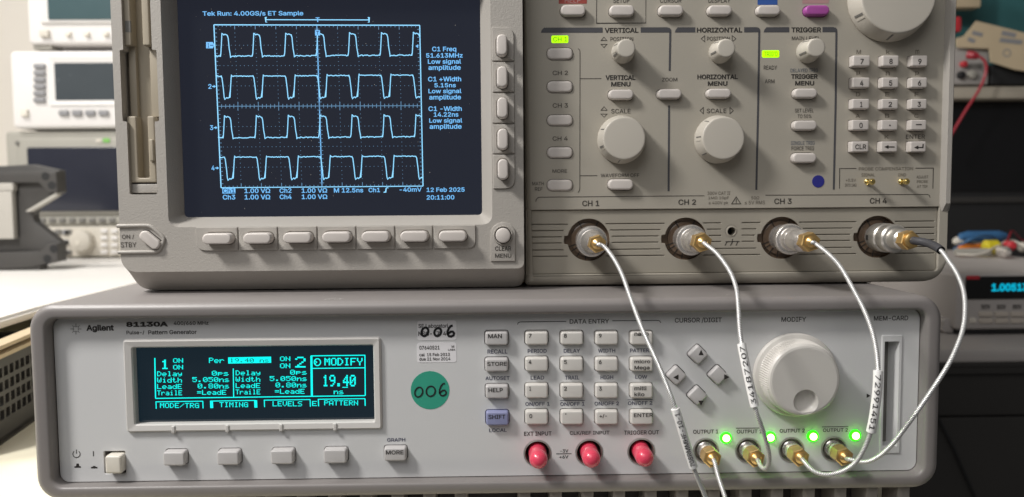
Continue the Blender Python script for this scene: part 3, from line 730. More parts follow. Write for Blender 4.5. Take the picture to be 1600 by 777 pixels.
# openings in the bezel face
bh = [SO, fdp]
bface = plate(lin, bh, b0, 0.0)
bch = bridge(SO, b0, SI, YS*0.001); bwl = bridge(SI, YS*0.001, SI, YS*0.001+0.002)
fwl = bridge(fdp, b0, fdp, b0+0.012)
bez = mk('display_bezel', join(lshell, bface, bch, bwl, fwl), 'scope_case', O, smooth=28)
glass = mk('screen', box(cl-0.002, cr+0.002, YS*0.001+0.0006, YS*0.001+0.004, cb-0.002, ct+0.002), 'crt_glass', O)
# soft-key fields with grooves between the keys
kz0, kz1 = U(520, 390, YB).z, U(520, 353.8, YB).z
edges = [306, 373, 435, 496.5, 557, 617.7, 676.8, 744]
for i in range(7):
    a, b = U(edges[i], 370, YB).x+0.00035, U(edges[i+1], 370, YB).x-0.00035
    P = rpoly([(a, kz0), (b, kz0), (b, kz1), (a, kz1)], [0.005 if i == 0 else 0.0003, 0.004 if i == 6 else 0.0003, 0.0002, 0.0002], 4)
    n_, x0, x1, y0, y1 = BK[i]; kh = hole(x0, x1, y0, y1, YB-PLH, 2.9, 5.6, 0.35)
    mk('key_field', plate(P, [kh], b0-PLH*0.001, PLH*0.001, 0.00025, 1), 'scope_case', bez, smooth=30)
fx0, fx1 = U(769.5, 150, YB).x, U(803.5, 150, YB).x
ed = [42, 96.8, 145.4, 193.6, 241.2, 296]
for i in range(5):
    a, b = U(785, ed[i], YB).z-0.00035, U(785, ed[i+1], YB).z+0.00035
    P = rpoly([(fx0, b), (fx1, b), (fx1, a), (fx0, a)], [0.0002, 0.005 if i == 4 else 0.0003, 0.005 if i == 0 else 0.0003, 0.0002], 4)
    n_, x0, x1, y0, y1 = BK[7+i]; kh = hole(x0, x1, y0, y1, YB-PLH, 2.6, 5.6, 0.35)
    mk('key_field', plate(P, [kh], b0-PLH*0.001, PLH*0.001, 0.00025, 1), 'scope_case', bez, smooth=30)
for i, (n_, x0, x1, y0, y1) in enumerate(BK):
    key(n_, x0, x1, y0, y1, YB-PLH, 5.6, 2.85 if i < 7 else 2.55, 0.9, 'scope_key', O, taper=0.15)
# standby key in its raised rim
rim = [U(a, b, YB) for a, b in ((183.5, 353.4), (205, 353), (230, 352.6), (237, 354.6), (249, 364.5), (255.5, 371.5), (256.5, 376), (250.5, 389), (246, 393), (240, 393.8), (210, 394.2), (185.5, 394.8))]
for p in rim: p.y = b0-0.0002
mk('key_rim', tube(spline(rim, 0.0008), 0.0010, 12), 'scope_case', bez, smooth=60)
c = U(236.5, 375, YB); ang = math.radians(-40); P = rrect(0, 0, 35*sc(YB), 16.5*sc(YB), 2.5e-3, 6)
P = [(c.x+x*math.cos(ang)-z*math.sin(ang), c.z+x*math.sin(ang)+z*math.cos(ang)) for x, z in P]
mk('standby_key', slab(P, b0+0.002, b0-0.0026, 0.0009, 4), 'scope_key', O)
mk('key_gap', loft(inset(P, -0.00045), [(0, b0), (0, b0-0.0002)], True), 'dark_gap', bez)
txt('ON /', 191, 209.5, 366.6, 374, YB, 'ink_scope', bez, lift=0.2); txt('STBY', 189, 213, 378.6, 386.6, YB, 'ink_scope', bez, lift=0.2)
# clear-menu key under its arch
arch = px([(766.8, 408), (766.8, 366)]+[(786-19.4*math.cos(a), 366-18.6*math.sin(a)) for a in [math.pi*k/12 for k in range(1, 12)]]+[(805, 366), (805, 408)], YB)
mk('key_arch', slab(arch, b0, b0-0.0011, 0.0003), 'scope_case', bez, smooth=40)
c = U(786, 367.6, YB); mk('key_ring', lathe([(15.2*sc(YB), b0-0.001), (15.2*sc(YB), b0-0.0017), (14.6*sc(YB), b0-0.0020), (13.2*sc(YB), b0-0.0018), (12.9*sc(YB), b0-0.0006)], 32, (c.x, c.z)), 'scope_case', bez)
mk('key_gap', lathe([(12.9*sc(YB), b0-0.0015), (12.85*sc(YB), b0-0.00165)], 32, (c.x, c.z)), 'dark_gap', bez)
r = 11.6*sc(YB); mk('clear_menu_key', lathe([(r, b0), (r, b0-0.0042), (r-0.0003, b0-0.0049), (r-0.001, b0-0.0052)], 36, (c.x, c.z)), 'scope_key', O)
txt('CLEAR', 773.6, 798.8, 385, 392, YB-1.1, 'ink_scope', bez, 0.01); txt('MENU', 773.6, 798.8, 396.4, 403, YB-1.1, 'ink_scope', bez, 0.01)
# disk drive inside its opening
FD = b0+0.0022; fsl = b0+0.009
dz = [U(215, y, YB).z for y in (-68, 70, 181, 278, 285.5, 287.5, 302)]
xs = [U(x, 150, YB+2.2).x for x in (193.5, 208, 226, 237)]; xs2 = [U(x, 240, YB+2.2).x for x in (200.5, 214.5, 232, 242.5)]
drive = mk('disk_drive', box(FX[5]-0.001, FX[2]+0.001, fsl, fsl+0.004, FZ[3]-0.001, FZ[0]+0.001), 'floppy', O)
def fpl(name, P, yf=FD, par=drive, m='floppy', bev=0.0006): return mk(name, plate(P, [], yf, fsl+0.001-yf, bev, 3), m, par, smooth=35)
fpl('drive_cheek', rpoly([(xs[0], dz[1]), (xs[1], dz[1]), (xs[1], dz[0]), (xs[0], dz[0])], 0.0009))
fpl('drive_cheek', rpoly([(xs[2], dz[1]), (xs[3], dz[1]), (xs[3], dz[0]), (xs[2], dz[0])], 0.0009))
fpl('drive_cheek', rpoly([(xs2[0], dz[4]), (xs2[3], dz[4]), (xs2[3], dz[2]), (xs2[2], dz[2]), (xs2[2], dz[3]), (xs2[1], dz[3]), (xs2[1], dz[2]), (xs2[0], dz[2])], 0.0009))
# stepped-back sides of the finger gap, lower cover, eject button, write-protect window
fpl('drive_step', [(FX[0]-0.0002, dz[2]), (xs[1]+0.0002, dz[2]), (xs[1]+0.0002, dz[1]), (FX[0]-0.0002, dz[1])], b0+0.0062, bev=0.0003)
fpl('drive_step', [(xs[2]+0.0015, dz[2]), (FX[1], dz[2]), (FX[1], dz[1]), (xs[2]+0.0015, dz[1])], b0+0.0062, bev=0.0003)
fpl('drive_cover', [(xs2[0]+0.0004, dz[6]), (xs2[3]+0.0004, dz[6]), (xs2[3]+0.0004, dz[5]), (xs2[0]+0.0004, dz[5])], FD+0.0004, m='scope_case')
c = U(236.8, 235, YB+1); mk('eject_button', slab(rrect(c.x, c.z, 7*sc(YB), 34*sc(YB), 0.0009), fsl, b0+0.0005, 0.0006), 'floppy', drive)
c = U(199.4, 41.5, YB+2); mk('drive_lamp', box(c.x-4*sc(YB), c.x+4*sc(YB), FD-0.0001, FD+0.001, c.z-8.5*sc(YB), c.z+8.5*sc(YB)), 'inst_key_dark', drive)

# ---- what the screen shows
SY = YS+0.6
def st(s, x0, x1, y0, y1, m='crt_text', b=0.016, lift=0.12): return txt(s, x0, x1, y0, y1, SY, m, glass, b, 'screen_text', lift)
def sline(pts, wpx, m='crt_trace', lift=0.10, name='screen_line'): return stroke(pts, wpx, SY, m, glass, name, lift)
TL, TR, BL, BR = (334.3, 39), (655.8, 39.8), (345.5, 293.6), (661, 291)
def gq(u, v): return tuple((TL[i]*(1-u)+TR[i]*u)*(1-v)+(BL[i]*(1-u)+BR[i]*u)*v for i in (0, 1))
for a in (((TL, TR), 1.5), ((BL, BR), 1.3), ((TL, BL), 1.6), ((TR, BR), 1.5)): sline([a[0][0], a[0][1]], a[1], 'crt_trace', 0.08, 'graticule_edge')
V, F = [], []
def spot(x, y, w_, h_):
    k = len(V); V.extend([tuple(U(a, b, SY-0.08)) for a, b in ((x-w_/2, y-h_/2), (x+w_/2, y-h_/2), (x+w_/2, y+h_/2), (x-w_/2, y+h_/2))]); F.append((k, k+1, k+2, k+3))
for i in range(1, 10):
    for k in range(1, 40):
        if i == 5: continue
        x, y = gq(i/10, k/40); spot(x, y, 0.9, 0.9)
    x, y = gq(i/10, 0.5); spot(x, y, 1, 13); x, y = gq(i/10, 0.012); spot(x, y, 1, 6); x, y = gq(i/10, 0.988); spot(x, y, 1, 6)
for j in range(1, 8):
    for k in range(1, 50):
        if j == 4: continue
        x, y = gq(k/50, j/8); spot(x, y, 0.9, 0.9)
for k in range(1, 50):
    x, y = gq(k/50, 0.5); spot(x, y, 0.9, 6.5); x, y = gq(k/50, 0.006); spot(x, y, 0.9, 3); x, y = gq(k/50, 0.994); spot(x, y, 0.9, 3)
for k in range(1, 40):
    x, y = gq(0.5, k/40); spot(x, y, 7, 0.9)
    x, y = gq(0.006, k/40); spot(x, y, 4, 0.9); x, y = gq(0.994, k/40); spot(x, y, 4, 0.9)
o = mk('graticule', (V, F), 'crt_dim', glass, smooth=0)
sline([gq(0, 0.5), gq(1, 0.5)], 1.0, 'crt_dim', 0.07, 'graticule_axis'); sline([gq(0.5, 0), gq(0.5, 1)], 1.5, 'crt_text', 0.07, 'graticule_axis')
def wave(x0, xe, first, hi, lo, inv, slope=-0.006):
    P = []; x = x0; T = 49.85
    base, top = (hi, lo) if inv else (lo, hi)
    s = -1 if inv else 1
    def nz(): return random.uniform(-1.0, 1.0)
    pts = [(x0, base)]; k = 0; cur = x0
    while first+k*T < xe:
        e = first+k*T
        while cur < e-2.2: pts.append((cur, base+nz()*(0.8 if not inv else 0.6))); cur += 1.6
        if inv: seq = [(-1.5, base), (0.0, base+3), (2.2, base+(top-base)*0.6), (3.4, top-1), (4.6, top+2.6), (6, top+0.6), (7.5, top-0.4), (9, top+0.6), (10.5, top-0.6), (12, top-1), (13.2, base+(top-base)*0.6), (14.2, base+3), (14.8, base-2.2), (16, base)]
        else: seq = [(-1.4, base), (-0.4, base-4), (0.5, base+(top-base)*0.6), (1.2, top-2.6), (2.5, top-1.0), (4, top+0.4), (6, top-0.6), (8, top+0.3), (9.6, top+1.0), (11, top+5), (12.6, base+(top-base)*0.35), (14, base-4), (14.8, base+2.4), (16.2, base+0.4)]
        for dx, y in seq: pts.append((e+dx, y+nz()*0.25))
        cur = e+17.5; k += 1
    while cur < xe: pts.append((cur, base+nz()*0.8)); cur += 1.6
    pts = [(x, y+(x-x0)*slope) for x, y in pts if x <= xe]
    return pts
for a in ((337, 656, 345.6, 54.6, 88.2, False), (339, 658, 347.0, 119.4, 153.4, True), (341.5, 659, 349.6, 183, 215.6, False), (344, 661, 352.0, 246.0, 279.6, True)):
    sline(wave(*a), 1.35, 'crt_trace', 0.12, 'waveform')
st('Tek Run: 4.00GS/s ET Sample', 319, 471.8, 17.6, 26.2)
sline([(415.5, 31), (576, 31.4)], 1.3); sline([(417, 27.4), (415, 27.4), (415.4, 34.8), (417.4, 34.8)], 1.3); sline([(574.6, 27.6), (576.6, 27.6), (576.8, 35), (574.8, 35)], 1.3)
st('T', 493.4, 499.4, 27.6, 34.6, b=0.02)
poly([(492.3, 47.5), (500, 47.5), (500.2, 55.8), (492.5, 55.8)], SY, 'crt_text', glass, 'marker', 0.14); st('T', 494.2, 498.4, 48.8, 54.6, 'crt_dark', 0.02, 0.2)
poly([(322.2, 66), (332.5, 66), (335.4, 70.8), (332.5, 75.8), (322.2, 75.8)], SY, 'crt_text', glass, 'marker', 0.14); st('1', 324.6, 327, 67.6, 74.4, 'crt_dark', 0.02, 0.2); sline([(328.4, 71), (333.6, 71)], 1.2, 'crt_dark', 0.2)
for s, x, y in (('2', 325.6, 135.3), ('3', 328.2, 199.7), ('4', 330.5, 262.7)):
    st(s, x, x+5, y-3.6, y+3.6); sline([(x+6, y), (x+11, y)], 1.2); poly([(x+8.4, y-2.4), (x+11.8, y), (x+8.4, y+2.4)], SY, 'crt_text', glass, 'marker')
poly([(649.4, 72.4), (653.4, 69.4), (653.4, 75.6)], SY, 'crt_text', glass, 'marker')
for a in (('C1 Freq', 675.5, 712.6, 73.3, 82.2), ('51.613MHz', 666.2, 722.5, 83.5, 90.3), ('Low signal', 669, 720, 92.8, 101.6), ('amplitude', 669.8, 719.5, 102, 111.2),
          ('C1 +Width', 669.2, 720.2, 120, 127.4), ('5.15ns', 679, 712, 130.2, 136.7), ('Low signal', 669.8, 720.6, 139, 147.6), ('amplitude', 671, 720, 148.3, 157.5),
          ('C1 -Width', 669.8, 721.2, 166.3, 173.7), ('14.22ns', 678, 716, 175.6, 182.6), ('Low signal', 671, 722, 185, 193.6), ('amplitude', 671.6, 721, 194, 203.3),
          ('12 Feb 2025', 666.8, 725.8, 293.2, 300), ('20:11:00', 666.8, 709.8, 305, 312),
          ('1.00 V\u03a9', 382.4, 422, 294.6, 301.8), ('Ch2', 437, 455.4, 294.4, 301.6), ('1.00 V\u03a9', 471.6, 511, 294.2, 301.4), ('M 12.5ns', 522, 567.3, 293.8, 301), ('Ch1', 576, 593.7, 293.6, 300.6), ('-40mV', 624.5, 658.8, 293, 299.8),
          ('Ch3', 348.3, 367.6, 304.6, 312), ('1.00 V\u03a9', 382.6, 422, 304.4, 311.8), ('Ch4', 437.2, 455.6, 304.2, 311.4), ('1.00 V\u03a9', 471.8, 511.2, 304, 311.2)): st(*a)
poly([(347.4, 293.9), (367.8, 293.7), (368, 302.4), (347.6, 302.6)], SY, 'crt_text', glass, 'marker', 0.1); st('Ch1', 348.8, 366.6, 294.9, 301.6, 'crt_dark', 0.014, 0.2)
sline([(599.4, 300.6), (602.6, 300.4), (603.6, 293.8), (607, 293.6)], 1.4)

V, F = [], []
for k in range(60):
    x, y = random.uniform(295, 745), random.uniform(4, 332); r_ = random.choice((0.25, 0.3, 0.3, 0.45)); n = len(V)
    V += [tuple(U(x+r_*math.cos(a), y+r_*1.2*math.sin(a), SY-0.16)) for a in (0.3, 1.6, 2.9, 4.4)]; F.append((n, n+1, n+2, n+3))
mk('dust', (V, F), 'paper_white', glass, smooth=0)['kind'] = 'stuff'
# ---- right half: shell, control panel with real key openings
p0 = YP*0.001
rout = rpoly([(seam_p, sb_), (sr_, sb_), (sr_, st_), (seam_p, st_)], [0.003, 0.013, 0.006, 0.003], 8)
rr = [0.0045*(1-max(0, min(1, (z-sb_)/0.012)))+0.001 for x, z in rout]
prof = [(0, 0.395)]
for k in range(5):
    a = math.pi/2*k/4; prof.append(([q*(1-math.cos(a)) for q in rr], p0+0.0055*(1-math.sin(a))))
rshell = loft(rout, prof, cap=False, back=True)
ip = px([(823.5, 328.3), (1466.5, 323.6), (1466, 423), (823.5, 429.8)], YP)
il, ir, it, ib = (ip[0][0]+ip[3][0])/2, (ip[1][0]+ip[2][0])/2, (ip[0][1]+ip[1][1])/2, (ip[2][1]+ip[3][1])/2
IO = rpoly([(il, ib), (ir, ib), (ir, it), (il, it)], [0.001, 0.0018, 0.0004, 0.0004], 4)
PK = []
def pk(x0, x1, y0, y1, m='scope_key', n_='menu_key', h=3.6): PK.append((n_, x0, x1, y0, y1, m, h, 2.6, 1.0, ()))
for y0, y1 in ((75, 93.4), (126.7, 144.8), (179.6, 196.6), (230, 247.3), (281, 298.3)): pk(855, 895, y0, y1, n_='channel_key', h=1.1)
for a in ((950, 990.4, 139.7, 156.8), (1025.7, 1065.5, 139, 155.7), (1102.2, 1143, 138.3, 154.8), (1237, 1277.8, 138, 154.7), (1236, 1277.3, 188, 204.8), (1235, 1276.6, 238.8, 255.5), (949.2, 990, 280, 297.2),
          (875.6, 915, 7.4, 26.6), (951.6, 991.4, 8, 27), (1027.8, 1068, 8, 26.4), (1104, 1144, 8, 26), (1180, 1220, 8, 26)): pk(*a)
pk(1254.6, 1296.7, 8, 26, 'scope_purple_key')
NUM = [('7', '8', '9'), ('4', '5', '6'), ('1', '2', '3'), ('0', '.', '-'), ('CLR', '', '')]
kx = [(1327.6, 1359.6), (1373, 1404.6), (1418.4, 1449.4)]; ky = [(86.6, 105.8), (121, 139), (154.5, 172), (187.3, 204.8), (220.8, 238.8)]
for i in range(5):
    for j in range(3):
        off = -0.55*i; nm = NUM[i][j]; cx = (kx[j][0]+kx[j][1])/2+off+3.2; cy = (ky[i][0]+ky[i][1])/2
        tx = []
        if nm == 'CLR': tx = [('CLR', cx-8.4, cx+8.6, cy-4, cy+3.6)]
        elif nm == '.': tx = [('.', cx-1.2, cx+1.2, cy-1.2, cy+1.2)]
        elif nm == '-': tx = [('-', cx-4.6, cx+4.6, cy-2, cy-0.4)]
        elif nm == '1': tx = [('1', cx-1.8, cx+1.6, cy-4, cy+4)]
        elif nm: tx = [(nm, cx-2.6, cx+2.6, cy-4, cy+4)]
        PK.append(('number_key', kx[j][0]+off, kx[j][1]+off, ky[i][0], ky[i][1], 'scope_key', 4.2, 0.9, 0.7, tx))
ph = [hole(a, b, c, d, YP, r, h) for (n_, a, b, c, d, m, h, r, bv, tx) in PK]
ph.append(inset(IO, -0.0003))
pface = plate(inset(rout, rr), ph, p0, 0.0)
panel = mk('control_panel', join(rshell, pface, loft(IO, [(-0.0003, p0), (0, p0+0.0004), (0, p0+0.004)], cap=False)), 'scope_panel', O, smooth=35)
for h_ in ph[:-1]: mk('key_well', loft(h_, [(0, p0), (0, p0+0.0024)], cap=False), 'scope_panel', panel, smooth=40)
mk('panel_backing', box(seam+0.002, sr_-0.004, p0+0.0024, p0+0.0036, it+0.002, st_-0.004), 'dark_gap', O)
for (n_, a, b, c, d, m, h, r, bv, tx) in PK:
    o = key(n_, a, b, c, d, YP, h, r, bv, m, O, taper=0.15)
    for t in tx: txt(t[0], *t[1:], YP-h, 'ink_dark', o, bold=0.012, name='legend')
    if n_ == 'number_key' and not tx:
        cx, cy = (a+b)/2+3, (c+d)/2
        if a < 1400:
            poly([(cx-8, cy), (cx-1.5, cy-3), (cx-1.5, cy+3)], YP-h, 'ink_dark', o, 'arrow_mark'); stroke([(cx-2, cy), (cx+8, cy)], 1.7, YP-h, 'ink_dark', o, 'arrow_mark')
        else:
            poly([(cx-6.5, cy+0.8), (cx, cy-2.2), (cx, cy+3.8)], YP-h, 'ink_dark', o, 'arrow_mark'); stroke([(cx-0.5, cy+0.8), (cx+6.8, cy+0.8)], 1.7, YP-h, 'ink_dark', o, 'arrow_mark'); stroke([(cx+7, cy+1.6), (cx+7.6, cy-4.6)], 1.9, YP-h, 'ink_dark', o, 'arrow_mark')
# panel print
def pt(s, x0, x1, y0, y1, m='ink_scope', b=0.004): txt(s, x0, x1, y0, y1, YP, m, panel, b)
for a in (('VERTICAL', 945, 997.2, 43.8, 51.4), ('HORIZONTAL', 1089, 1159.5, 43.4, 51), ('TRIGGER', 1236.6, 1283, 43, 50.8), ('VERTICAL', 946.2, 992.6, 117.7, 125.3), ('MENU', 955, 985, 128.2, 135.4),
          ('HORIZONTAL', 1089.6, 1152.7, 116.6, 124), ('MENU', 1106, 1136.4, 127.4, 134.4), ('TRIGGER', 1236, 1277.6, 116, 123.4), ('MENU', 1242.3, 1272, 126.8, 133.8)): pt(*a, m='ink_dark', b=0.026)
for a in (('POSITION', 954, 989, 58.2, 64.4), ('POSITION', 1104.7, 1140, 57.6, 63.8), ('MAIN LEVEL', 1237.2, 1281, 57.2, 62.8), ('CH 2', 863.6, 887.2, 110.8, 117.5), ('CH 3', 863.6, 887.2, 161.6, 168.5), ('CH 4', 863.4, 887, 213.4, 219.9), ('MORE', 863.2, 886, 264.8, 270.2),
          ('MATH', 831.6, 849.7, 284.4, 289.8), ('REF', 835.8, 847.8, 292.6, 298.2), ('ZOOM', 1034.3, 1058, 121.8, 127.4), ('SCALE', 955, 985, 170.5, 177.4), ('SCALE', 1104, 1135, 170, 177), ('SET LEVEL', 1241.8, 1271.2, 170, 175.8),
          ('TO 50%', 1246, 1267.8, 179, 184.8), ('FORCE TRIG', 1236.5, 1272, 229, 235.2), ('READY', 1193.2, 1214, 102.8, 109), ('ARM', 1195, 1210, 124.2, 130.2), ('WAVEFORM OFF', 938.6, 998.8, 271.4, 277),
          ('SETUP', 958.3, 983.3, -2.6, 4.8), ('CURSOR', 1031.2, 1064.4, -2.6, 4.6), ('DISPLAY', 1107, 1141, -2.6, 4.6)): pt(*a)
for a in (('CH 1', 909.7, 936.4, 313.6, 322.4), ('CH 2', 1059.8, 1087.5, 311.8, 320.4), ('CH 3', 1209.5, 1237, 310.3, 319.2), ('CH 4', 1358.7, 1385.7, 309.4, 318.4)): pt(*a, b=0.015)
for a in (('DELAYED TRIG', 1235, 1278, 107.4, 113), ('SINGLE TRIG', 1235.6, 1273, 220.8, 226.8)): pt(*a, m='ink_blue')
for a in (('300V CAT II', 1105, 1141, 299.4, 304.6), ('1M\u03a9 10pF', 1106.5, 1139, 307.2, 312.4), ('\u2264 400V pk', 1107, 1138, 314.6, 320.6), ('50\u03a9', 1173.6, 1186.2, 307, 311.8), ('\u2264 5V RMS', 1163.2, 1195.4, 313.8, 319.6),
          ('PROBE COMPENSATION', 1341.2, 1427, 261.4, 266.4), ('SIGNAL', 1345.6, 1367, 271, 276), ('GND', 1403, 1415.4, 271, 275.8), ('+0.5V', 1321, 1337.4, 279.4, 284), ('INTO 1M\u03a9', 1320, 1338, 287, 291.8),
          ('ADJUST', 1431.6, 1450.4, 274.4, 278.8), ('PROBE', 1432.4, 1449.6, 281.8, 286), ('AT TIP', 1432.4, 1449, 289.4, 293.6)): pt(*a, m='ink_faint')
for i, row in enumerate((('M', 'k', 'm'), ('\u00b5', 'n', 'p'), ('D', 'E', 'F'), ('A', 'B', 'C'), ('', 'K', ''))):
    for j, s in enumerate(row):
        if s:
            cx = (1341.6, 1387.4, 1433.2)[j]-0.5*i; y = (78.2, 112, 144.4, 178.2, 211)[i]; k = 3 if s in 'kmnp\u00b5' else 3.4
            pt(s, cx-k, cx+k, y, y+6.2, 'ink_faint')
pt('ENTER', 1415.2, 1445.3, 210.6, 217)
def pl_(pts, wd=1.2, m='ink_scope'): stroke(pts, wd, YP, m, panel)
# thick section bars
for pts in ([(845, 51.5), (846.5, 47), (850, 43.4), (941.5, 43.2), (941.5, 51.3)], [(1001, 51.2), (1001, 43), (1042, 42.9), (1046.5, 44), (1048.8, 47), (1048.8, 51)],
            [(1054.4, 51), (1055.6, 47), (1058.6, 43), (1086.4, 42.9), (1086.4, 50.9)], [(1162.6, 50.8), (1162.6, 42.8), (1182, 42.7), (1185.8, 43.8), (1187.8, 46.6), (1187.8, 50.6)],
            [(1193, 50.8), (1194.4, 46.6), (1197.6, 42.8), (1233.2, 42.7), (1233.2, 50.7)], [(1285, 50.6), (1285, 42.6), (1302, 42.5), (1306, 43.6), (1308.2, 46.4), (1308.2, 50.4)]): poly(pts, YP, 'ink_bar', panel, 'printed_bar')
for pts in ([(1047.3, 50.5), (1046.3, 111)], [(1045.4, 165), (1044.6, 299)], [(1186.3, 50), (1184.6, 160), (1181.6, 297)], [(1306.8, 50), (1305.6, 160), (1302.6, 296.5)]): pl_(pts, 3.2, 'ink_bar')
pl_([(903.2, 76.2), (905.6, 78.2), (906.2, 81), (905.9, 294), (905.2, 298), (903, 301)], 1.0); pl_([(906, 123.2), (939.6, 123)], 1.0); pl_([(906, 274.8), (933, 274.6)], 1.0)
pl_([(837.2, 315.4), (837.8, 311.8), (840.5, 309), (845, 308.3), (1100.5, 306)], 1.0); pl_([(1196, 305.2), (1449, 304), (1452, 305.4), (1453.2, 309.4)], 1.0)
pl_([(932.3, -12), (932, 36.6), (1009, 36.2), (1009, -12)], 1.0)
pl_([(1311.6, 295), (1311.8, 263.6), (1337.8, 263.4)], 1.1); pl_([(1430, 263), (1458.2, 262.8), (1457.4, 295)], 1.1)
for t in ([(938, 64), (949.2, 64), (943.6, 57.6)], [(938, 69), (943.6, 75.2), (949.2, 69)], [(1101.6, 55), (1094.8, 60.8), (1101.6, 66.6)], [(1143.4, 55), (1143.4, 66.4), (1150.6, 60.6)],
          [(938, 173), (949.6, 173), (943.8, 166.2)], [(938, 178), (943.8, 184.2), (949.6, 178)], [(1099.4, 167), (1093, 173), (1099.4, 179)], [(1140, 167), (1140, 179), (1146.4, 173)]): tri_outline(t, 0.9, YP, 'ink_scope', panel)
tri_outline([(1142, 319.4), (1158.4, 319.2), (1150.2, 306.8)], 1.2, YP, 'ink_scope', panel, 'warning_mark'); pt('!', 1149.4, 1151, 311.2, 317.6)
poly([(873, -10), (916.8, -10), (916.8, 6), (873, 6.2)], YP, 'red_print', panel, 'printed_bar'); txt('HELP', 882.6, 907, -3, 4.4, YP, 'pink_print', panel, lift=0.16)
poly([(1183.6, -10), (1214.6, -10), (1214.6, 7.6), (1183.6, 7.8)], YP, 'blue_print', panel, 'printed_bar'); poly([(1253.6, -10), (1295, -10), (1295, 5.6), (1253.6, 5.8)], YP, 'pink_print', panel, 'printed_bar')
for s, x0, x1, y0, y1, ta, tb in (('CH 1', 861.8, 887.8, 56, 67.2, 864.4, 886), ("TRIG'D", 1190.6, 1217.4, 79, 90, 1194, 1214.6)):
    c = U((x0+x1)/2, (y0+y1)/2, YP); o = mk('lit_indicator', slab(rrect(c.x, c.z, (x1-x0)*sc(YP), (y1-y0)*sc(YP), 0.0007), p0, p0-0.0001), 'led_yellow', O, smooth=0)
    txt(s, ta, tb, (y0+y1)/2-3.4, (y0+y1)/2+3.4, YP, 'led_ink', o, lift=0.25)
c = U(1278.3, 283.6, YP); bs = mk('blue_dot_sticker', slab(circ(c.x, c.z, 9.6*sc(YP), 36), p0, p0-0.0002), 'blue_sticker', O); bs['label'] = 'small round blue sticker below the force trigger key'
# knobs
def knob_(name, cx, cy, R, h, rf, notch, bevel=0.8):
    c = U(cx, cy, YP); s = sc(YP); R *= s; rf *= s; h_ = h*0.001; b = bevel*0.001
    pr = [(R-0.0004, p0), (R, p0-0.0006), (R, p0-0.0012)]
    for k in range(1, 4): q = k/4; pr.append((R*(1-q)+(rf+b)*q, p0-0.0012-(h_-b-0.0012)*q))
    for k in range(5): a = math.pi/2*k/4; pr.append((rf+b*math.cos(a), p0-h_+b*(1-math.sin(a))))
    pr.append((rf-0.0006, p0-h_-0.00004))
    o = mk(name, lathe(pr, 64, (c.x, c.z)), 'scope_knob', O, smooth=40)
    for ang, w_, dark in notch:
        a = math.radians(ang); d = Vector((math.cos(a), 0, math.sin(a))); t = Vector((-math.sin(a), 0, math.cos(a)))
        rad = lambda y: R+(rf+b-R)*(p0-0.0012-y)/(h_-b-0.0012)
        ya, yb = p0-0.0035, p0-h_*0.84; A = Vector((c.x, ya, c.z))+d*rad(ya); B = Vector((c.x, yb, c.z))+d*rad(yb)
        n = (B-A).cross(t).normalized()
        if n.dot(d) < 0: n = -n
        w2 = w_*0.0005; V = [A-t*w2-n*0.001, A+t*w2-n*0.001, B+t*w2-n*0.001, B-t*w2-n*0.001, A-t*w2+n*0.00018, A+t*w2+n*0.00018, B+t*w2+n*0.00018, B-t*w2+n*0.00018]
        mk('grip_mark', (V, [(0, 1, 2, 3), (4, 5, 6, 7), (0, 1, 5, 4), (1, 2, 6, 5), (2, 3, 7, 6), (3, 0, 4, 7)]), 'inst_key_dark' if dark else 'scope_knob', o, smooth=0)
    return o
knob_('position_knob', 972.6, 82.4, 17.6, 12.5, 11.6, ((205, 0.9, 1), (205-14, 0.5, 0), (150, 0.4, 1), (95, 0.4, 1)))
knob_('position_knob', 1124.4, 82.2, 17.6, 12.5, 11.6, ((196, 0.9, 1), (135, 0.4, 1)))
knob_('trigger_level_knob', 1261, 81.4, 17.8, 12.5, 11.6, ((202, 0.9, 1), (130, 0.4, 1)))
knob_('scale_knob', 970.4, 218.6, 37.4, 11, 30.2, ((155, 0.6, 1), (200, 1.1, 1), (207, 0.7, 0), (90, 0.5, 0), (260, 0.5, 1)))
knob_('scale_knob', 1121.4, 218.4, 37.4, 11, 30.2, ((175, 0.6, 1), (184, 0.7, 0), (130, 0.5, 1), (222, 0.6, 1)))
knob_('general_purpose_knob', 1388, 0, 65, 11, 55, ((207, 1.2, 1), (213, 0.8, 0), (265, 1, 1)), 1.0)
# probe-compensation posts
for cx, cy in ((1355, 284.4), (1408, 284.2)):
    c = U(cx, cy, YP); mk('terminal_post', lathe([(0.0016, p0), (0.0017, p0-0.0006), (0.0009, p0-0.0012), (0.0008, p0-0.0035), (0.0013, p0-0.0043), (0.0017, p0-0.0052), (0.0017, p0-0.006), (0.0011, p0-0.0069)], 24, (c.x, c.z)), 'brass_bright', O)
# raised rim down the right edge
rx0, rx1, rx2 = U(1472.5, 150, YP).x, U(1482, 150, YP-3).x, sr_-0.0002; rz = U(1478, 330, YP).z; rz2 = U(1478, 318, YP).z
V = []; F = []
for z, k in ((st_-0.006, 1.0), (rz2, 1.0), (rz, 0.04)):
    V += [(rx0+(rx1-rx0)*(1-k)*0.7, p0+0.001, z), (rx0+(rx1-rx0)*(1-k)*0.7, p0-0.0002*k, z), (rx1, p0-0.0034*k, z), (rx2-0.0016, p0-0.0034*k, z), (rx2, p0-0.0016*k+0.0005, z), (rx2, p0+0.004, z)]
for i in range(2):
    for j in range(5): F.append((i*6+j, i*6+j+1, i*6+j+7, i*6+j+6))
F.append((12, 13, 14, 15, 16, 17)); F.append((0, 1, 2, 3, 4, 5))
mk('edge_rim', (V, F), 'scope_case', panel, smooth=30)
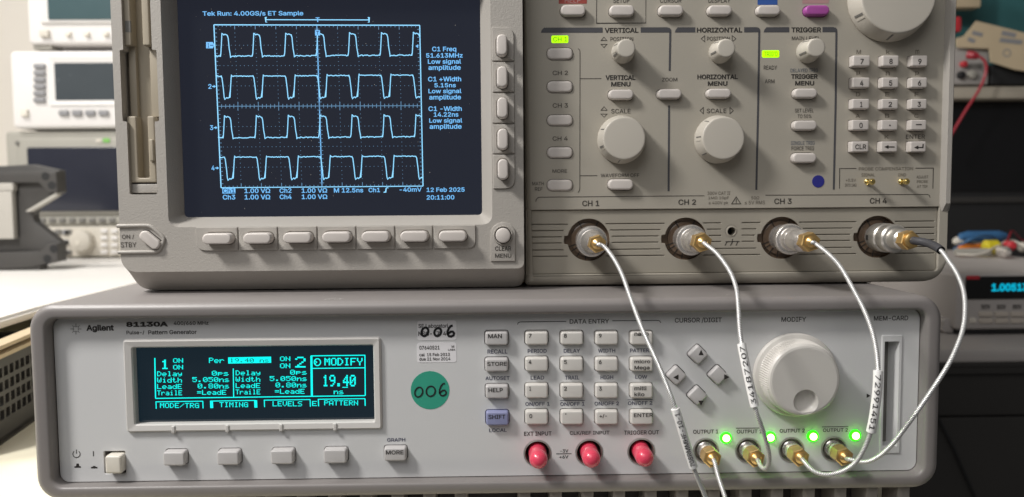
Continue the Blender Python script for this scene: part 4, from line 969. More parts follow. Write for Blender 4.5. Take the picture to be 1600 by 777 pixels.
# input panel: grooves, connector cut-outs, ground jack
i0 = YI*0.001; CH = [(919.6, 375), (1071.4, 373.4), (1221.2, 372), (1371.4, 370.4)]
ih = []
for cx, cy in CH:
    c = U(cx, cy, YI); R = 33.2*sc(YI); P = []
    for k in range(48):
        a = math.radians(168-336*(k/47)); P.append((c.x+R*math.cos(a), c.z+R*math.sin(a)))
    tb = 38*sc(YI); P += [(c.x-tb, c.z-0.0021), (c.x-tb-0.0002, c.z), (c.x-tb, c.z+0.0021)]
    ih.append(P)
gjc = U(1143, 361.6, YI); ih.append(circ(gjc.x, gjc.z, 9.6*sc(YI), 28))
for gi, gy in enumerate((350, 359.8, 369.6, 379.2, 390, 400)):
    dy = gy-375; half = math.sqrt(max(0, 36.5**2-dy*dy)); half = max(half, 26)
    lim = [(828, CH[0][0]-half-6)]+[(CH[k][0]+half, CH[k+1][0]-half-6) for k in range(3)]+[(CH[3][0]+half, 1461)]
    for k, (a, b) in enumerate(lim):
        sl2 = -0.0085; segs = [(a, b)]
        if k == 2 and 348 < gy < 382: segs = [(a, 1127), (1159, b)]
        for a, b in segs:
            if b-a < 10: continue
            y = gy+sl2*((a+b)/2-960); c = U((a+b)/2, y, YI); ih.append(rrect(c.x, c.z, (b-a)*sc(YI), 1.5*sc(YI), 0.0002, 2))
ipn = mk('input_panel', plate(inset(IO, 0.0002), ih, i0, 0.0012, 0.0002, 1), 'scope_input', O, smooth=35)
gb_ = plate(inset(IO, 0.0002), [ih[0], ih[1], ih[2], ih[3], ih[4]], i0+0.0011, 0.0004)
mk('groove_floor', gb_, 'scope_input', ipn)
c = gjc; mk('ground_jack', join(bridge(circ(c.x, c.z, 9.6*sc(YI), 28), i0, circ(c.x, c.z, 6.6*sc(YI), 28), i0-0.0003), bridge(circ(c.x, c.z, 6.6*sc(YI), 28), i0-0.0003, circ(c.x, c.z, 6.2*sc(YI), 28), i0+0.008)), 'scope_input', O)
mk('jack_floor', lathe([(9.6*sc(YI), i0+0.008), (9.6*sc(YI), i0+0.0079)], 24, (c.x, c.z)), 'black_matte', ipn)
for pts in ([(1133.6, 377.8), (1155.4, 377.4)], [(1144.4, 373.4), (1144.2, 377.6)], [(1136, 377.6), (1132.6, 384)], [(1144.6, 377.6), (1141.2, 384)], [(1153.2, 377.4), (1149.8, 383.8)]): stroke(pts, 1.3, YI, 'ink_dark', ipn, 'ground_mark')
# connector sockets in the cut-outs
for n, (cx, cy) in enumerate(CH):
    c = U(cx, cy, YI); R = 33.2*sc(YI)
    so = mk('input_socket', join(loft(ih[n], [(0, i0+0.0004), (0.0002, i0+0.0042), (0.0002, i0+0.0042)], True)), 'socket_brown', O, smooth=30)
    mk('contact_ring', lathe([(R*0.80, i0+0.0045), (R*0.80, i0+0.0030), (R*0.74, i0+0.0027), (R*0.52, i0+0.0027)], 40, (c.x, c.z)), 'socket_brown', so)
    for a in (200, 215, 236, 262, 60, 118):
        q = math.radians(a); P = [(c.x+R*t*math.cos(q), c.z+R*t*math.sin(q)) for t in (0.56, 0.97)]
        mk('contact_line', ribbon(P, 0.0005, i0+0.0025), 'dark_gap', so, smooth=0)
    mk('bayonet_barrel', join(lathe([(0.0062, i0+0.003), (0.0062, i0-0.0005), (0.0050, i0-0.0008), (0.0050, i0-0.0125)], 32, (c.x, c.z))), 'nickel', so)
# scope feet, resting on the generator's top
for fx in (sl_+0.05, sr_-0.05):
    for fy in (0.07, 0.36): mk('foot', box(fx-0.012, fx+0.012, fy-0.012, fy+0.012, gt, sb_+0.002), 'black_matte', O)

# =================================================================== adapters, cables, dust caps
def hexa(c, r, y0, y1, bev=0.0004):
    P = [(c[0]+r*math.cos(math.pi/3*k+0.3), c[1]+r*math.sin(math.pi/3*k+0.3)) for k in range(6)]
    return loft(P, [(bev, y0), (0, y0-bev), (0, y1+bev), (bev, y1)], True, True)
NUTH = [38.0, 35.0, 40.0, 34.0]; chan = []
names = ('first', 'second', 'third', 'fourth')
for n, (cx, cy) in enumerate(CH):
    c = U(cx, cy, YI); c2 = (c.x, c.z); hn = NUTH[n]*0.001; e = hn-0.0055; chan.append(c)
    a = thing('coaxial_adapter', (c.x, i0, c.z), ('silver coaxial adapter with wide knurled ring, on the oscilloscope input left of CH 2', 'smooth silver coaxial adapter on oscilloscope input CH 2, left of the ground jack', 'silver coaxial adapter with double ring on oscilloscope input CH 3', 'long stepped steel coaxial adapter on oscilloscope input CH 4, holding the black shrink tube')[n], 'adapter', 'adapters on the oscilloscope inputs')
    Y = lambda d: i0-d
    if n == 3:
        mk('coupling_nut', lathe([(0.0067, Y(0.001)), (0.0076, Y(0.0012)), (0.0078, Y(0.004)), (0.0078, Y(0.0105)), (0.0072, Y(0.0112)), (0.0072, Y(0.012))], 44, c2), 'steel', a)
        mk('adapter_body', lathe([(0.0069, Y(0.011)), (0.0075, Y(0.0125)), (0.0075, Y(0.0185)), (0.0067, Y(0.0195)), (0.0054, Y(0.0198)), (0.0054, Y(e-0.001)), (0.0045, Y(e))], 44, c2), 'steel', a)
        q = math.radians(185); mk('bayonet_slot', box(c.x-0.0080, c.x-0.0074, Y(0.0052), Y(0.003), c.z-0.0013, c.z+0.0013), 'dark_gap', a)
    else:
        mk('coupling_nut', lathe([(0.0067, Y(0.001)), (0.0074, Y(0.0012)), (0.0074, Y(0.009)), (0.0067, Y(0.0095)), (0.0067, Y(0.0105))], 44, c2), 'nickel', a)
        fl = [0.0155, 0.0130, 0.0135][n]
        mk('knurled_ring', lathe_to([(0.0067, Y(0.0100)), (0.0082, Y(0.0104)), (0.0082, Y(fl)), (0.0076, Y(fl+0.0006)), (0.0056, Y(fl+0.0011))], c2, 0, None, 0, 120, 0.00022, (1, 2)), 'nickel', a, smooth=25)
        mk('adapter_body', lathe([(0.0063, Y(fl)), (0.0063, Y(fl+0.005)), (0.0056, Y(fl+0.006)), (0.0049 if n == 0 else 0.0058, Y(e-0.0045)), (0.0047, Y(e-0.001)), (0.0040, Y(e))], 44, c2), 'nickel', a)
def cord(pts, r, parent, name='cord'):
    n = 14; V, F = tube(pts, r, n); me = bpy.data.meshes.new(name); me.from_pydata([tuple(v) for v in V], [], F)
    L = [0.0]
    for a, b in zip(pts, pts[1:]): L.append(L[-1]+(b-a).length*1000)
    uv = me.uv_layers.new(name='UVMap')
    for p in me.polygons:
        ks = [((me.loops[l].vertex_index % n)+n//2) % n for l in p.loop_indices]; wrap = max(ks)-min(ks) > n//2
        for l, k in zip(p.loop_indices, ks):
            uv.data[l].uv = (L[me.loops[l].vertex_index//n], ((k if not (wrap and k == 0) else n)/n)*r*2000*math.pi)
    me.shade_smooth(); me.materials.append(MATS['braid_silver'])
    return mk(name, None, None, parent, mesh=me)
def sleeve(pts, i, j, r, body, parent, rev, f0=0.06, f1=0.94, hh=1.0):
    P = pts[i:j+1]; o = mk('label_sleeve', tube(P, r, 18), 'sleeve_white', parent, smooth=50)
    v, f = glyphs(body, 0.008); bm = bmesh.new(); bv = [bm.verts.new((p[0], p[1], 0)) for p in v]
    for q in f:
        try: bm.faces.new([bv[k] for k in q])
        except ValueError: pass
    bmesh.ops.triangulate(bm, faces=bm.faces)
    for _ in range(2): bmesh.ops.subdivide_edges(bm, edges=bm.edges, cuts=1, use_grid_fill=True)
    bmesh.ops.triangulate(bm, faces=bm.faces); bm.verts.ensure_lookup_table(); bm.verts.index_update()
    v = [(q.co.x, q.co.y) for q in bm.verts]; f = [tuple(q.index for q in fc.verts) for fc in bm.faces]; bm.free()
    ax, bx = min(p[0] for p in v), max(p[0] for p in v); az, bz = min(p[1] for p in v), max(p[1] for p in v)
    V = []
    for p in v:
        u = (p[0]-ax)/(bx-ax); u = f0+(f1-f0)*u; u = 1-u if rev else u
        t = u*(len(P)-1); k = min(int(t), len(P)-2); q = P[k].lerp(P[k+1], t-k); T = (P[k+1]-P[k]).normalized()
        N = (CAMPOS-q); N = (N-T*N.dot(T)).normalized(); B = T.cross(N)
        phi = ((p[1]-az)/(bz-az)-0.5)*1.1*hh; phi = phi if rev else -phi
        V.append(q+(N*math.cos(phi)+B*math.sin(phi))*(r+0.00012))
    mk('lettering', (V, f), 'ink_black', o, smooth=0)
GN = 12.0
CAB = [
 ([(944, 385, -16), (959, 404, -20), (973, 431, -24), (985, 465, -28), (1005.6, 519, -34), (1030, 573, -37), (1055, 638.6, -38), (1083.5, 730, -34), (1102.6, 777, -32), (1117, 822, -30), (1132, 845, -28), (1142, 828, -25), (1138, 796, -22), (1132.5, 776, -19), (1121, 741, -13)], (1103, 704.6), (1055, 638.6, 1083.5, 731), '708RMMHF-10-1', True, 0.0019),
 ([(1104, 383, -16), (1121, 397, -20), (1141, 425, -25), (1151, 453, -28), (1154, 482, -30), (1158.5, 537, -33), (1179, 634, -34), (1190.5, 668, -33), (1200.5, 703, -29), (1201.5, 722, -25), (1196, 733, -20), (1188, 728, -13)], (1169, 704.2), (1158.5, 537, 1179, 633), '34187207', True, 0.0019),
 ([(1273, 380, -17), (1289.5, 392.5, -21), (1312.5, 416, -25), (1335.5, 456, -30), (1353, 491, -33), (1366, 530, -35), (1372, 579, -36), (1368.4, 631, -35), (1359, 680, -32), (1341, 717.6, -28), (1320, 735, -24), (1293.5, 742, -20), (1274, 738, -16), (1261, 727, -12)], (1236.5, 703.2), (1372, 579, 1359.6, 678), '72991451', False, 0.0020),
 ([(1470, 391, -34), (1483, 409, -36), (1494.5, 426, -37), (1505.5, 454, -38), (1508, 484, -38), (1503.5, 519, -38), (1484, 566, -36), (1453.5, 613.5, -33), (1423, 657, -29), (1392.7, 696, -24), (1366.7, 717.5, -19), (1345, 722.5, -14), (1326, 717, -11)], (1303, 702), None, '', False, 0),
]
lab = ('silver braided cable from input CH 1, looping out at the bottom', 'silver braided cable with sleeve reading 34187207, left of the big knob',
       'silver braided cable with sleeve reading 72991451, right of the big knob', 'silver braided cable from input CH 4 with black shrink tube and no label sleeve')
for n, (path, gsock, slv, code, rev, sr) in enumerate(CAB):
    c = chan[n]; hn = NUTH[n]*0.001; g = U(*gsock, GP); cab = thing('coaxial_cable', (g.x, g0-0.006, g.z), lab[n], 'cable', 'silver coaxial cables')
    y1 = i0-hn; c2 = (c.x, c.z)
    mk('connector_nut', join(hexa(c2, 0.0050 if n else 0.0046, y1+0.007, y1)), 'gold', cab, smooth=20)
    mk('ferrule', lathe([(0.0027, y1+0.001), (0.0027, y1-0.0008), (0.0021, y1-0.0014), (0.0013, y1-0.002)], 24, c2), 'gold', cab)
    yg = g0-GN*0.001; g2 = (g.x, g.z)
    mk('connector_nut', join(hexa(g2, 0.0046, yg+0.0065, yg)), 'gold', cab, smooth=20)
    mk('lock_washer', lathe([(0.0044, yg+0.0085), (0.0044, yg+0.0068)], 24, g2), 'nickel', cab)
    mk('ferrule', lathe([(0.0027, yg+0.001), (0.0027, yg-0.0008), (0.0021, yg-0.0014), (0.0013, yg-0.002)], 24, g2), 'gold', cab)
    ctrl = [Vector((c.x, y1+0.001, c.z)), Vector((c.x, y1-0.0035, c.z))]
    if n == 3: ctrl = [Vector((c.x, y1+0.001, c.z)), Vector((c.x, y1-0.006, c.z)), U(1451, 380.5, 4)]
    ctrl += [U(p[0], p[1], p[2]+26*max(0.0, 1-i_/6)) for i_, p in enumerate(path)]+[Vector((g.x, yg-0.0035, g.z)), Vector((g.x, yg+0.001, g.z))]
    pts = spline(ctrl); mk_c = cord(pts, 0.00102, cab)
    if slv:
        A, B = U(slv[0], slv[1], -36), U(slv[2], slv[3], -34)
        i = min(range(len(pts)), key=lambda k: (pts[k]-A).length); j = min(range(len(pts)), key=lambda k: (pts[k]-B).length)
        sleeve(pts, i, j, sr, code, cab, rev)
    else:
        B = U(1472, 393, -8); j = min(range(len(pts)), key=lambda k: (pts[k]-B).length); i = 3
        V, F = tube(pts[i:j+1], 0.0020, 18, cap=False); V2, F2 = tube([pts[j+1]*0+pts[k] for k in range(j-3, j+1)], 0.0016, 18, cap=False)
        mk('shrink_tube', join((V, F), (V2, F2)), 'shrink_black', cab, smooth=60)
        mk('collar', lathe([(0.0030, y1+0.0006), (0.0036, y1), (0.0036, y1-0.0014), (0.0026, y1-0.002)], 28, c2), 'gold', cab)
for (cx, cy, r), nm in zip(SOCK[:3], ('EXT INPUT', 'CLK/REF INPUT', 'TRIGGER OUT')):
    c = U(cx, cy, GP); R = 0.0044; yb = g0+0.004; yf = g0-0.0085
    pr = [(R+0.0001, yb), (R+0.0001, yb-0.001), (R, yf)]+[(R*math.cos(math.pi/2*k/7)+1e-6, yf-0.0042*math.sin(math.pi/2*k/7)) for k in range(1, 8)]
    tag(mk('dust_cap', lathe(pr, 32, (c.x, c.z)), 'red_rubber', smooth=60), 'red rubber dust cap pushed over the %s connector' % nm, 'dust cap', 'red dust caps')

# =================================================================== left background
def bxp(x0, x1, y0, y1, Y, depth, bev=1.5, r=3.0):
    """box whose front face fills the pixel box on plane Y, going back depth mm"""
    a, b = U(x0, y1, Y), U(x1, y0, Y); return slab(rrect((a.x+b.x)/2, (a.z+b.z)/2, b.x-a.x, b.z-a.z, r*0.001), (Y+depth)*0.001, Y*0.001, bev*0.001)
YL = 800.0
zs = U(100, 404, YL).z
e0, e1 = Uz(0, 498, zs), Uz(58, 481, zs)
P = [(-1.5, 0.10), (e0.x+0.010, 0.10), (e0.x, e0.y), (e1.x, e1.y), (e1.x-0.004, 0.72), (0.3, 0.72), (0.3, 1.29), (-1.5, 1.29)]
# raised white worktop with rounded front edge
N_ = len(P); V = [(x, y, zs) for x, y in P]+[(x, y, zs-0.008) for x, y in P]
o = mk('white_worktop', (V, [tuple(range(N_)), tuple(range(N_, 2*N_))]+[(i, (i+1) % N_, N_+(i+1) % N_, N_+i) for i in range(N_)]), 'white_top', smooth=0)
bm = bmesh.new(); bm.from_mesh(o.data); bmesh.ops.bevel(bm, geom=[e for e in bm.edges if abs(e.verts[0].co.z-e.verts[1].co.z) < 1e-6], offset=0.0025, segments=3, affect='EDGES'); bm.to_mesh(o.data); bm.free()
struct(o)
mk('worktop_support', box(-1.2, -0.4, 0.95, 0.99, 0.0, zs-0.008), 'inst_grey')['kind'] = 'structure'
# third instrument of the stack (bottom): dark wide screen
I3 = thing('bench_analyser', (U(120, 404, YL).x, 0.6, zs), 'grey bench analyser with wide dark screen and round knob, bottom of the instrument stack', 'instrument')
mk('casing', bxp(18, 460, 203, 404, YL, 330, 3, 5), 'inst_grey', I3)
mk('screen_frame', bxp(30, 300, 215, 336, YL-4, 6, 2, 4), 'inst_grey', I3)
mk('screen', bxp(46, 290, 229, 331, YL-7, 4, 1.5, 3), 'lcd_navy', I3)
mk('logo_mark', bxp(161, 171, 216, 223, YL-5, 2, 0.2, 0.5), 'green_mark', I3); mk('logo_mark', bxp(150, 158, 217, 223, YL-5, 2, 0.2, 0.5), 'inst_cream', I3)
mk('control_panel', bxp(22, 440, 352, 402, YL-4, 6, 1, 2), 'inst_cream', I3)
mk('key_strip', bxp(30, 440, 337, 351, YL-3, 6, 1, 2), 'inst_grey', I3)
for k in range(9): mk('soft_key', bxp(45+15.6*k, 54+15.6*k, 341, 348, YL-6, 5, 0.8, 1), 'inst_key_dark', I3)
for i in range(3):
    for j in range(5): mk('panel_key', bxp(50+16.4*j-15, 60+16.4*j-15, 359+16*i, 367+16*i, YL-7, 5, 0.8, 1), 'inst_key_dark', I3)
    mk('panel_key', bxp(97, 107.5, 359+16*i, 367+16*i, YL-7, 5, 0.8, 1), 'inst_key', I3)
c = U(131.6, 376, YL-4); y9 = YL*0.001; kn = mk('tuning_knob', lathe([(0.0165, y9-0.003), (0.0165, y9-0.010), (0.0150, y9-0.018), (0.0138, y9-0.0185)], 40, (c.x, c.z)), 'inst_cream', I3)
mk('finger_dimple', lathe([(0.0034, y9-0.0184), (0.0032, y9-0.0192)], 20, (c.x-0.002, c.z-0.003)), 'paper_white', kn)
for i in range(4):
    for j in range(2): mk('panel_key', bxp(157+16*j, 167+16*j, 358+11*i, 364+11*i, YL-7, 5, 0.6, 1), 'inst_white', I3)
c = U(30, 224, YL); mk('power_key', lathe([(0.0028, y9), (0.0028, y9-0.006)], 16, (c.x, c.z)), 'inst_key_dark', I3)
# second
I2 = thing('bench_counter', (U(100, 200, YL).x, 0.6, U(100, 202, YL).z), 'white bench instrument with dark screen and column of grey keys, middle of the stack', 'instrument')
mk('casing', bxp(20, 420, 78, 201, YL-8, 330, 5, 7), 'inst_white', I2)
a, b = U(77, 166, YL-8), U(400, 86, YL-8); c, d = U(92, 158.6, YL), U(390, 98.6, YL)
SO2 = rrect((a.x+b.x)/2, (a.z+b.z)/2, b.x-a.x, b.z-a.z, 0.002); SI2 = rrect((c.x+d.x)/2, (c.z+d.z)/2, d.x-c.x, d.z-c.z, 0.001)
y8 = (YL-8)*0.001
mk('screen_frame', join(bridge(SO2, y8, inset(SO2, 0.001), y8-0.002), bridge(inset(SO2, 0.001), y8-0.002, SI2, y8-0.0004)), 'inst_white', I2, smooth=20)
mk('screen', loft(SI2, [(0, y8), (0, y8-0.0004)]), 'lcd_dark', I2)
for k in range(6): mk('side_key', bxp(51.5, 69.5, 99.4+10.6*k, 107+10.6*k, YL-12, 6, 1.2, 2), 'inst_key', I2)
for k in range(4): mk('soft_key', bxp(91+20.7*k, 106+20.7*k, 172, 181, YL-12, 6, 1.2, 2), 'inst_key', I2)
mk('power_key', bxp(31.5, 42, 170, 182, YL-13, 8, 1.2, 1.5), 'paper_white', I2)
# first
I1 = thing('bench_display_unit', (U(150, 78, YL).x, 0.6, U(100, 78, YL).z), 'white instrument with teal-grey screen and small buttons, top of the stack', 'instrument')
mk('casing', bxp(45, 430, -130, 69, YL-4, 300, 4, 6), 'inst_white', I1)
mk('screen_frame', bxp(62, 400, -120, 36, YL-8, 6, 1.5, 3), 'inst_white', I1)
mk('screen', bxp(75, 390, -115, 31, YL-9.5, 3, 0.5, 1.5), 'lcd_teal', I1)
for x in (105, 134, 164): mk('small_key', bxp(x-4, x+4, 49.5, 56, YL-9, 6, 0.8, 1), 'paper_white', I1)
mk('power_key', bxp(61, 74.5, 46.5, 57.5, YL-10, 7, 1, 1.2), 'inst_cream', I1)
for x in (52, 300): mk('foot', bxp(x, x+28, 66, 78, YL+2, 30, 1, 2), 'inst_grey', I1)
# dark bracket in front of the stack
YR = 600.0
br = px([(-60, 262), (44, 256.5), (86, 265.5), (88, 300), (47, 327), (44, 337), (47, 347), (88, 380), (88.5, 409), (47, 418), (-60, 424)], YR)
BRK = tag(mk('metal_bracket', plate(rpoly(br, 0.0012, 3), [], (YR+9)*0.001, 0.014, 0.001, 2), 'bracket_grey', smooth=30), 'dark grey metal bracket with bolt holes and a notched end, on the white worktop', 'bracket')
def brp(name, P, m, dy=0.0): return mk(name, plate(rpoly(px(P, YR+dy), 0.0008, 3), [], (YR+dy)*0.001, 0.0105-dy*0.001, 0.0006, 2), m, BRK, smooth=30)
brp('top_arm', [(-60, 269), (60, 267), (87.5, 268), (89, 300), (76, 301), (60, 285), (-60, 286)], 'bracket_grey')
brp('bottom_arm', [(-60, 396), (62, 393), (76, 381), (89, 381), (89.5, 408), (47, 417.5), (-60, 424)], 'bracket_grey')
brp('lit_notch_edge', [(88.5, 300.5), (89, 306), (47, 331), (38, 331)], 'bracket_light', 2.0)  # pale colour stands in for light bounced up off the worktop
for x, y in ((71, 275.5), (81, 290), (84, 389), (74, 404.5)):
    c = U(x, y, YR); mk('bolt_hole', lathe([(0.0050, YR*0.001), (0.0050, YR*0.001-0.0002)], 20, (c.x, c.z)), 'black_matte', BRK)
mk('end_block', bxp(-50, 18, 299, 374, YR-3, 8, 0.8, 1), 'bracket_light', BRK)
mk('bracket_flange', bxp(-60, 20, 286, 299, YR-2, 8, 0.8, 1), 'bracket_light', BRK)
mk('bracket_foot', box(U(-60, 410, YR).x, U(60, 410, YR).x, (YR+3)*0.001, (YR+20)*0.001, zs+0.0, U(20, 415, YR).z), 'bracket_grey', BRK)
# black crate on the bench, turned, with lattice of square holes; papers in it
CR = thing('plastic_crate', (-0.50, 0.22, 0.0), 'black plastic crate with square lattice holes, on the bench left of the generator', 'crate')
ca = Uz(-30, 718, 0.0); cb_ = Uz(58, 656, 0.0)
ex = (cb_-ca); Lx = ex.length+0.06; ex.normalize(); ey = Vector((-ex.y, ex.x, 0))
def crate_wall(o0, dx, L, name):
    H = 0.059; hs = []; dxp = 0.0092
    nx = int(L/dxp)
    for i in range(nx):
        for j in range(4): hs.append(rrect(0.006+i*dxp, 0.0195+j*0.0096, 0.0066, 0.0066, 0.0008, 2))
    V, F = plate([(0, 0), (L, 0), (L, H), (0, H)], [h for h in hs if max(p[0] for p in h) < L-0.003], 0.0, 0.0025)
    dy = Vector((-dx.y, dx.x, 0)); V = [o0+dx*v[0]+dy*v[1]+Vector((0, 0, v[2])) for v in V]
    return mk(name, (V, F), 'crate_black', CR, smooth=0)
crate_wall(ca, ex, Lx, 'lattice_wall'); crate_wall(ca+ey*0.10, ex, Lx, 'lattice_wall'); crate_wall(ca, ey, 0.10, 'end_wall'); crate_wall(ca+ex*Lx, ey, 0.10, 'end_wall')
q = [ca, ca+ex*Lx, ca+ex*Lx+ey*0.10, ca+ey*0.10]; mk('crate_floor', ([p+Vector((0, 0, 0.002)) for p in q]+[p+Vector((0, 0, 0.005)) for p in q], [(0, 1, 2, 3), (4, 5, 6, 7), (0, 1, 5, 4), (1, 2, 6, 5), (2, 3, 7, 6), (3, 0, 4, 7)]), 'crate_black', CR)
def obox(o0, dx, dy, L, D, z0, z1):
    q = [o0, o0+dx*L, o0+dx*L+dy*D, o0+dy*D]; Z = Vector((0, 0, 1))
    return [p+Z*z0 for p in q]+[p+Z*z1 for p in q], [(0, 1, 2, 3), (4, 5, 6, 7), (0, 1, 5, 4), (1, 2, 6, 5), (2, 3, 7, 6), (3, 0, 4, 7)]
q = [ca+ex*0.004+ey*0.006, ca+ex*(Lx-0.004)+ey*0.006, ca+ex*(Lx-0.004)+ey*0.05, ca+ex*0.004+ey*0.05]; Zv = Vector((0, 0, 1))
bagv = [p+Zv*0.006 for p in q]+[q[0]+Zv*0.010, q[1]+Zv*0.012, q[2]+Zv*0.054, q[3]+Zv*0.050]
tag(mk('parts_bag', (bagv, [(0, 1, 2, 3), (4, 5, 6, 7), (0, 1, 5, 4), (1, 2, 6, 5), (2, 3, 7, 6), (3, 0, 4, 7)]), 'paper_white', smooth=0), 'pale bag of small parts inside the black crate', 'bag')
for k, (zz, off, m) in enumerate(((0.0592, -0.003, 'card_brown'), (0.0620, 0.004, 'paper_white'), (0.0648, -0.002, 'card_brown'))):
    tag(mk('cardboard_sheet', obox(ca+ex*0.0+ey*off, ex, ey, Lx-0.002*k, 0.012, zz, zz+0.0026), m, smooth=0), ('lowest brown cardboard sheet lying on the crate rim', 'pale sheet between the two brown cardboard sheets on the crate', 'topmost brown cardboard sheet on the crate, under the white worktop')[k], 'cardboard sheet')

# =================================================================== right background
YM = 400.0
zm = U(1550, 524, YM).z
sh = struct(mk('side_shelf', slab(rrect(0.62, zm-0.0065, 0.86, 0.013, 0.003), 1.28, Uz(1550, 546, zm).y, 0.003), 'inst_grey'))
sh.data.materials[0] = MATS['meter_grey']
CS = thing('equipment_case', (0.45, 0.4, -0.4), 'dark charcoal equipment case under the side shelf, right of the generator', 'case')
x0c = U(1405, 600, 330).x; YK = 330.0; zc = U(1550, 566, YK).z; zl = U(1550, 650, YK).z; xm = (x0c+0.75)/2
mk('case_body', slab(rrect(xm, (zl-0.0008-0.4)/2, 0.75-x0c, zl-0.0008+0.4, 0.004), 0.9, YK*0.001, 0.003), 'case_dark', CS)
mk('case_lid', slab(rrect(xm, (zl+zc)/2, 0.75-x0c, zc-zl, 0.004), 0.9, YK*0.001-0.001, 0.003), 'case_dark', CS)
c = U(1500, 577, YK); mk('lid_rail', box(x0c, 0.75, YK*0.001-0.006, YK*0.001, c.z-0.003, c.z+0.002), 'case_dark', CS)
mk('case_strap', tube([U(1462, 645, YK-5), U(1490, 700, YK-5), U(1530, 790, YK-5)], 0.0013, 10), 'black_matte', CS)
MT = thing('bench_meter', (U(1600, 520, YM).x, 0.5, zm), 'grey bench multimeter with cyan digits on a black display, on the side shelf', 'multimeter')
mk('casing', bxp(1493, 1800, 425, 516, YM, 330, 3, 4), 'meter_grey', MT)
mk('display_window', bxp(1509, 1780, 430, 468, YM-1.5, 3, 0.5, 1), 'black_gloss', MT)
mk('logo_patch', bxp(1511, 1531, 431, 437, YM-2.2, 1, 0.1, 0.3), 'red_logo', MT)
txt('1.00513540 VDC', 1547.5, 1668, 442.5, 455, YM-1.7, 'cyan_digit', MT, 0.04, 'display_digits', 0.4)
mk('lower_trim', bxp(1496, 1795, 508, 523, YM+3, 300, 1, 2), 'black_matte', MT)
for k in range(10):
    x = 1533+24.5*k
    txt('DCV', x, x+14, 476, 483, YM, 'ink_dark', MT, 0.03, 'legend', 0.5) if k < 8 else None
    for r_ in range(2): mk('meter_key', bxp(x-2, x+19, 487.5+10.5*r_, 495+10.5*r_, YM-2, 4, 0.6, 1), 'meter_key', MT)
mk('handle', bxp(1474, 1494, 498, 521, YM+10, 60, 2, 3), 'meter_grey', MT)
mk('power_key', bxp(1516, 1526, 497, 505, YM-2, 4, 0.6, 1), 'paper_white', MT)
zt_ = U(1600, 425, YM).z
# clutter on top of the meter
YC = 655.0
def cl_(name, pts, r, m, label, cat):
    P = [U(x, y, Y) for x, y, Y in pts]
    rad = r[0] if isinstance(r, (list, tuple)) else r
    return tag(mk(name, tube(spline(P, 0.004), rad, 12), m, smooth=50), label, cat)
def on(x, Y, r):
    p = U(x, 390, Y); p.z = zt_+r+0.0005; return p
def lay(name, xa, Ya, xb, Yb, r, m, label, cat, prof=None, lift=0.0):
    A, B = on(xa, Ya, r), on(xb, Yb, r); A.z += lift; B.z += lift
    pts = [A.lerp(B, k/12) for k in range(13)]; rr_ = [r*(prof[k] if prof else 1) for k in range(13)]
    return tag(mk(name, tube(pts, rr_, 14), m, smooth=50), label, cat)
hp = [0.7, 0.95, 1, 1, 0.9, 0.85, 0.9, 1, 0.95, 0.8, 0.6, 0.5, 0.45]
lay('screwdriver_handle', 1500, 640, 1552, 660, 0.006, 'orange_plastic', 'orange tool handle lying on the multimeter', 'tool', hp)
lay('tape_roll', 1538, 615, 1558, 615, 0.0095, 'yellow_plastic', 'yellow roll lying on the multimeter among the tools', 'roll', [0.8]+[1]*11+[0.8])
lay('marker_pen', 1500, 690, 1570, 700, 0.0075, 'blue_plastic', 'blue tube lying behind the orange tool handle', 'tube', [0.6, 0.8]+[1]*9+[0.8, 0.6], 0.012)
lay('grey_rod', 1492, 600, 1548, 592, 0.005, 'inst_grey', 'grey rod lying in front of the yellow roll', 'rod', [0.9]+[1]*11+[0.9])
lay('glue_stick', 1490, 715, 1545, 715, 0.006, 'paper_white', 'white tube lying at the back, left of the red plug', 'tube', [0.6]+[1]*11+[0.7], 0.006)
lay('plug', 1572, 620, 1584, 600, 0.006, 'red_logo', 'red plug lying near the right edge of the picture', 'plug', [0.5, 0.6, 1, 1, 1, 0.8, 0.8, 1, 1, 1, 0.6, 0.5, 0.5], 0.006)
lay('connector', 1563, 585, 1576, 560, 0.007, 'nickel', 'small bright metal connector at the front of the clutter', 'connector', [0.6, 0.6, 1, 1, 0.7, 0.7, 1, 1, 1, 0.7, 0.5, 0.5, 0.4])
lay('tool_bit', 1590, 650, 1625, 640, 0.007, 'inst_cream', 'pale plastic piece at the right edge behind the metal connector', 'plastic piece', [0.5, 0.8, 1, 1, 0.8, 1, 1, 0.8, 1, 1, 0.9, 0.8, 0.5])
for k, (m, pts_, wlab) in enumerate((('black_matte', [(1488, 700, .004), (1510, 660, .012), (1540, 690, .004), (1570, 640, .014), (1600, 680, .004), (1640, 650, .006)], 'black wire winding through the tools on the multimeter'),
        ('paper_white', [(1495, 580, .003), (1530, 570, .003), (1556, 600, .010), (1580, 640, .016), (1610, 620, .004)], 'thin white wire curving up beside the red plug'),
        ('red_wire', [(1568, 590, .004), (1576, 640, .020), (1582, 680, .026), (1600, 700, .010), (1640, 690, .004)], 'thin red wire arching over the clutter at the right edge'),
        ('blue_plastic', [(1490, 655, .003), (1515, 630, .018), (1545, 650, .022), (1575, 690, .006), (1620, 700, .004)], 'thin blue wire arching over the orange tool handle'))):
    P = []
    for x, Y_, lz in pts_:
        q = U(x, 390, Y_); q.z = zt_+0.0015+lz; P.append(q)
    tag(mk('wire', tube(spline(P, 0.004), 0.0013, 8), m, smooth=60), wlab, 'wire', 'loose wires on the multimeter')
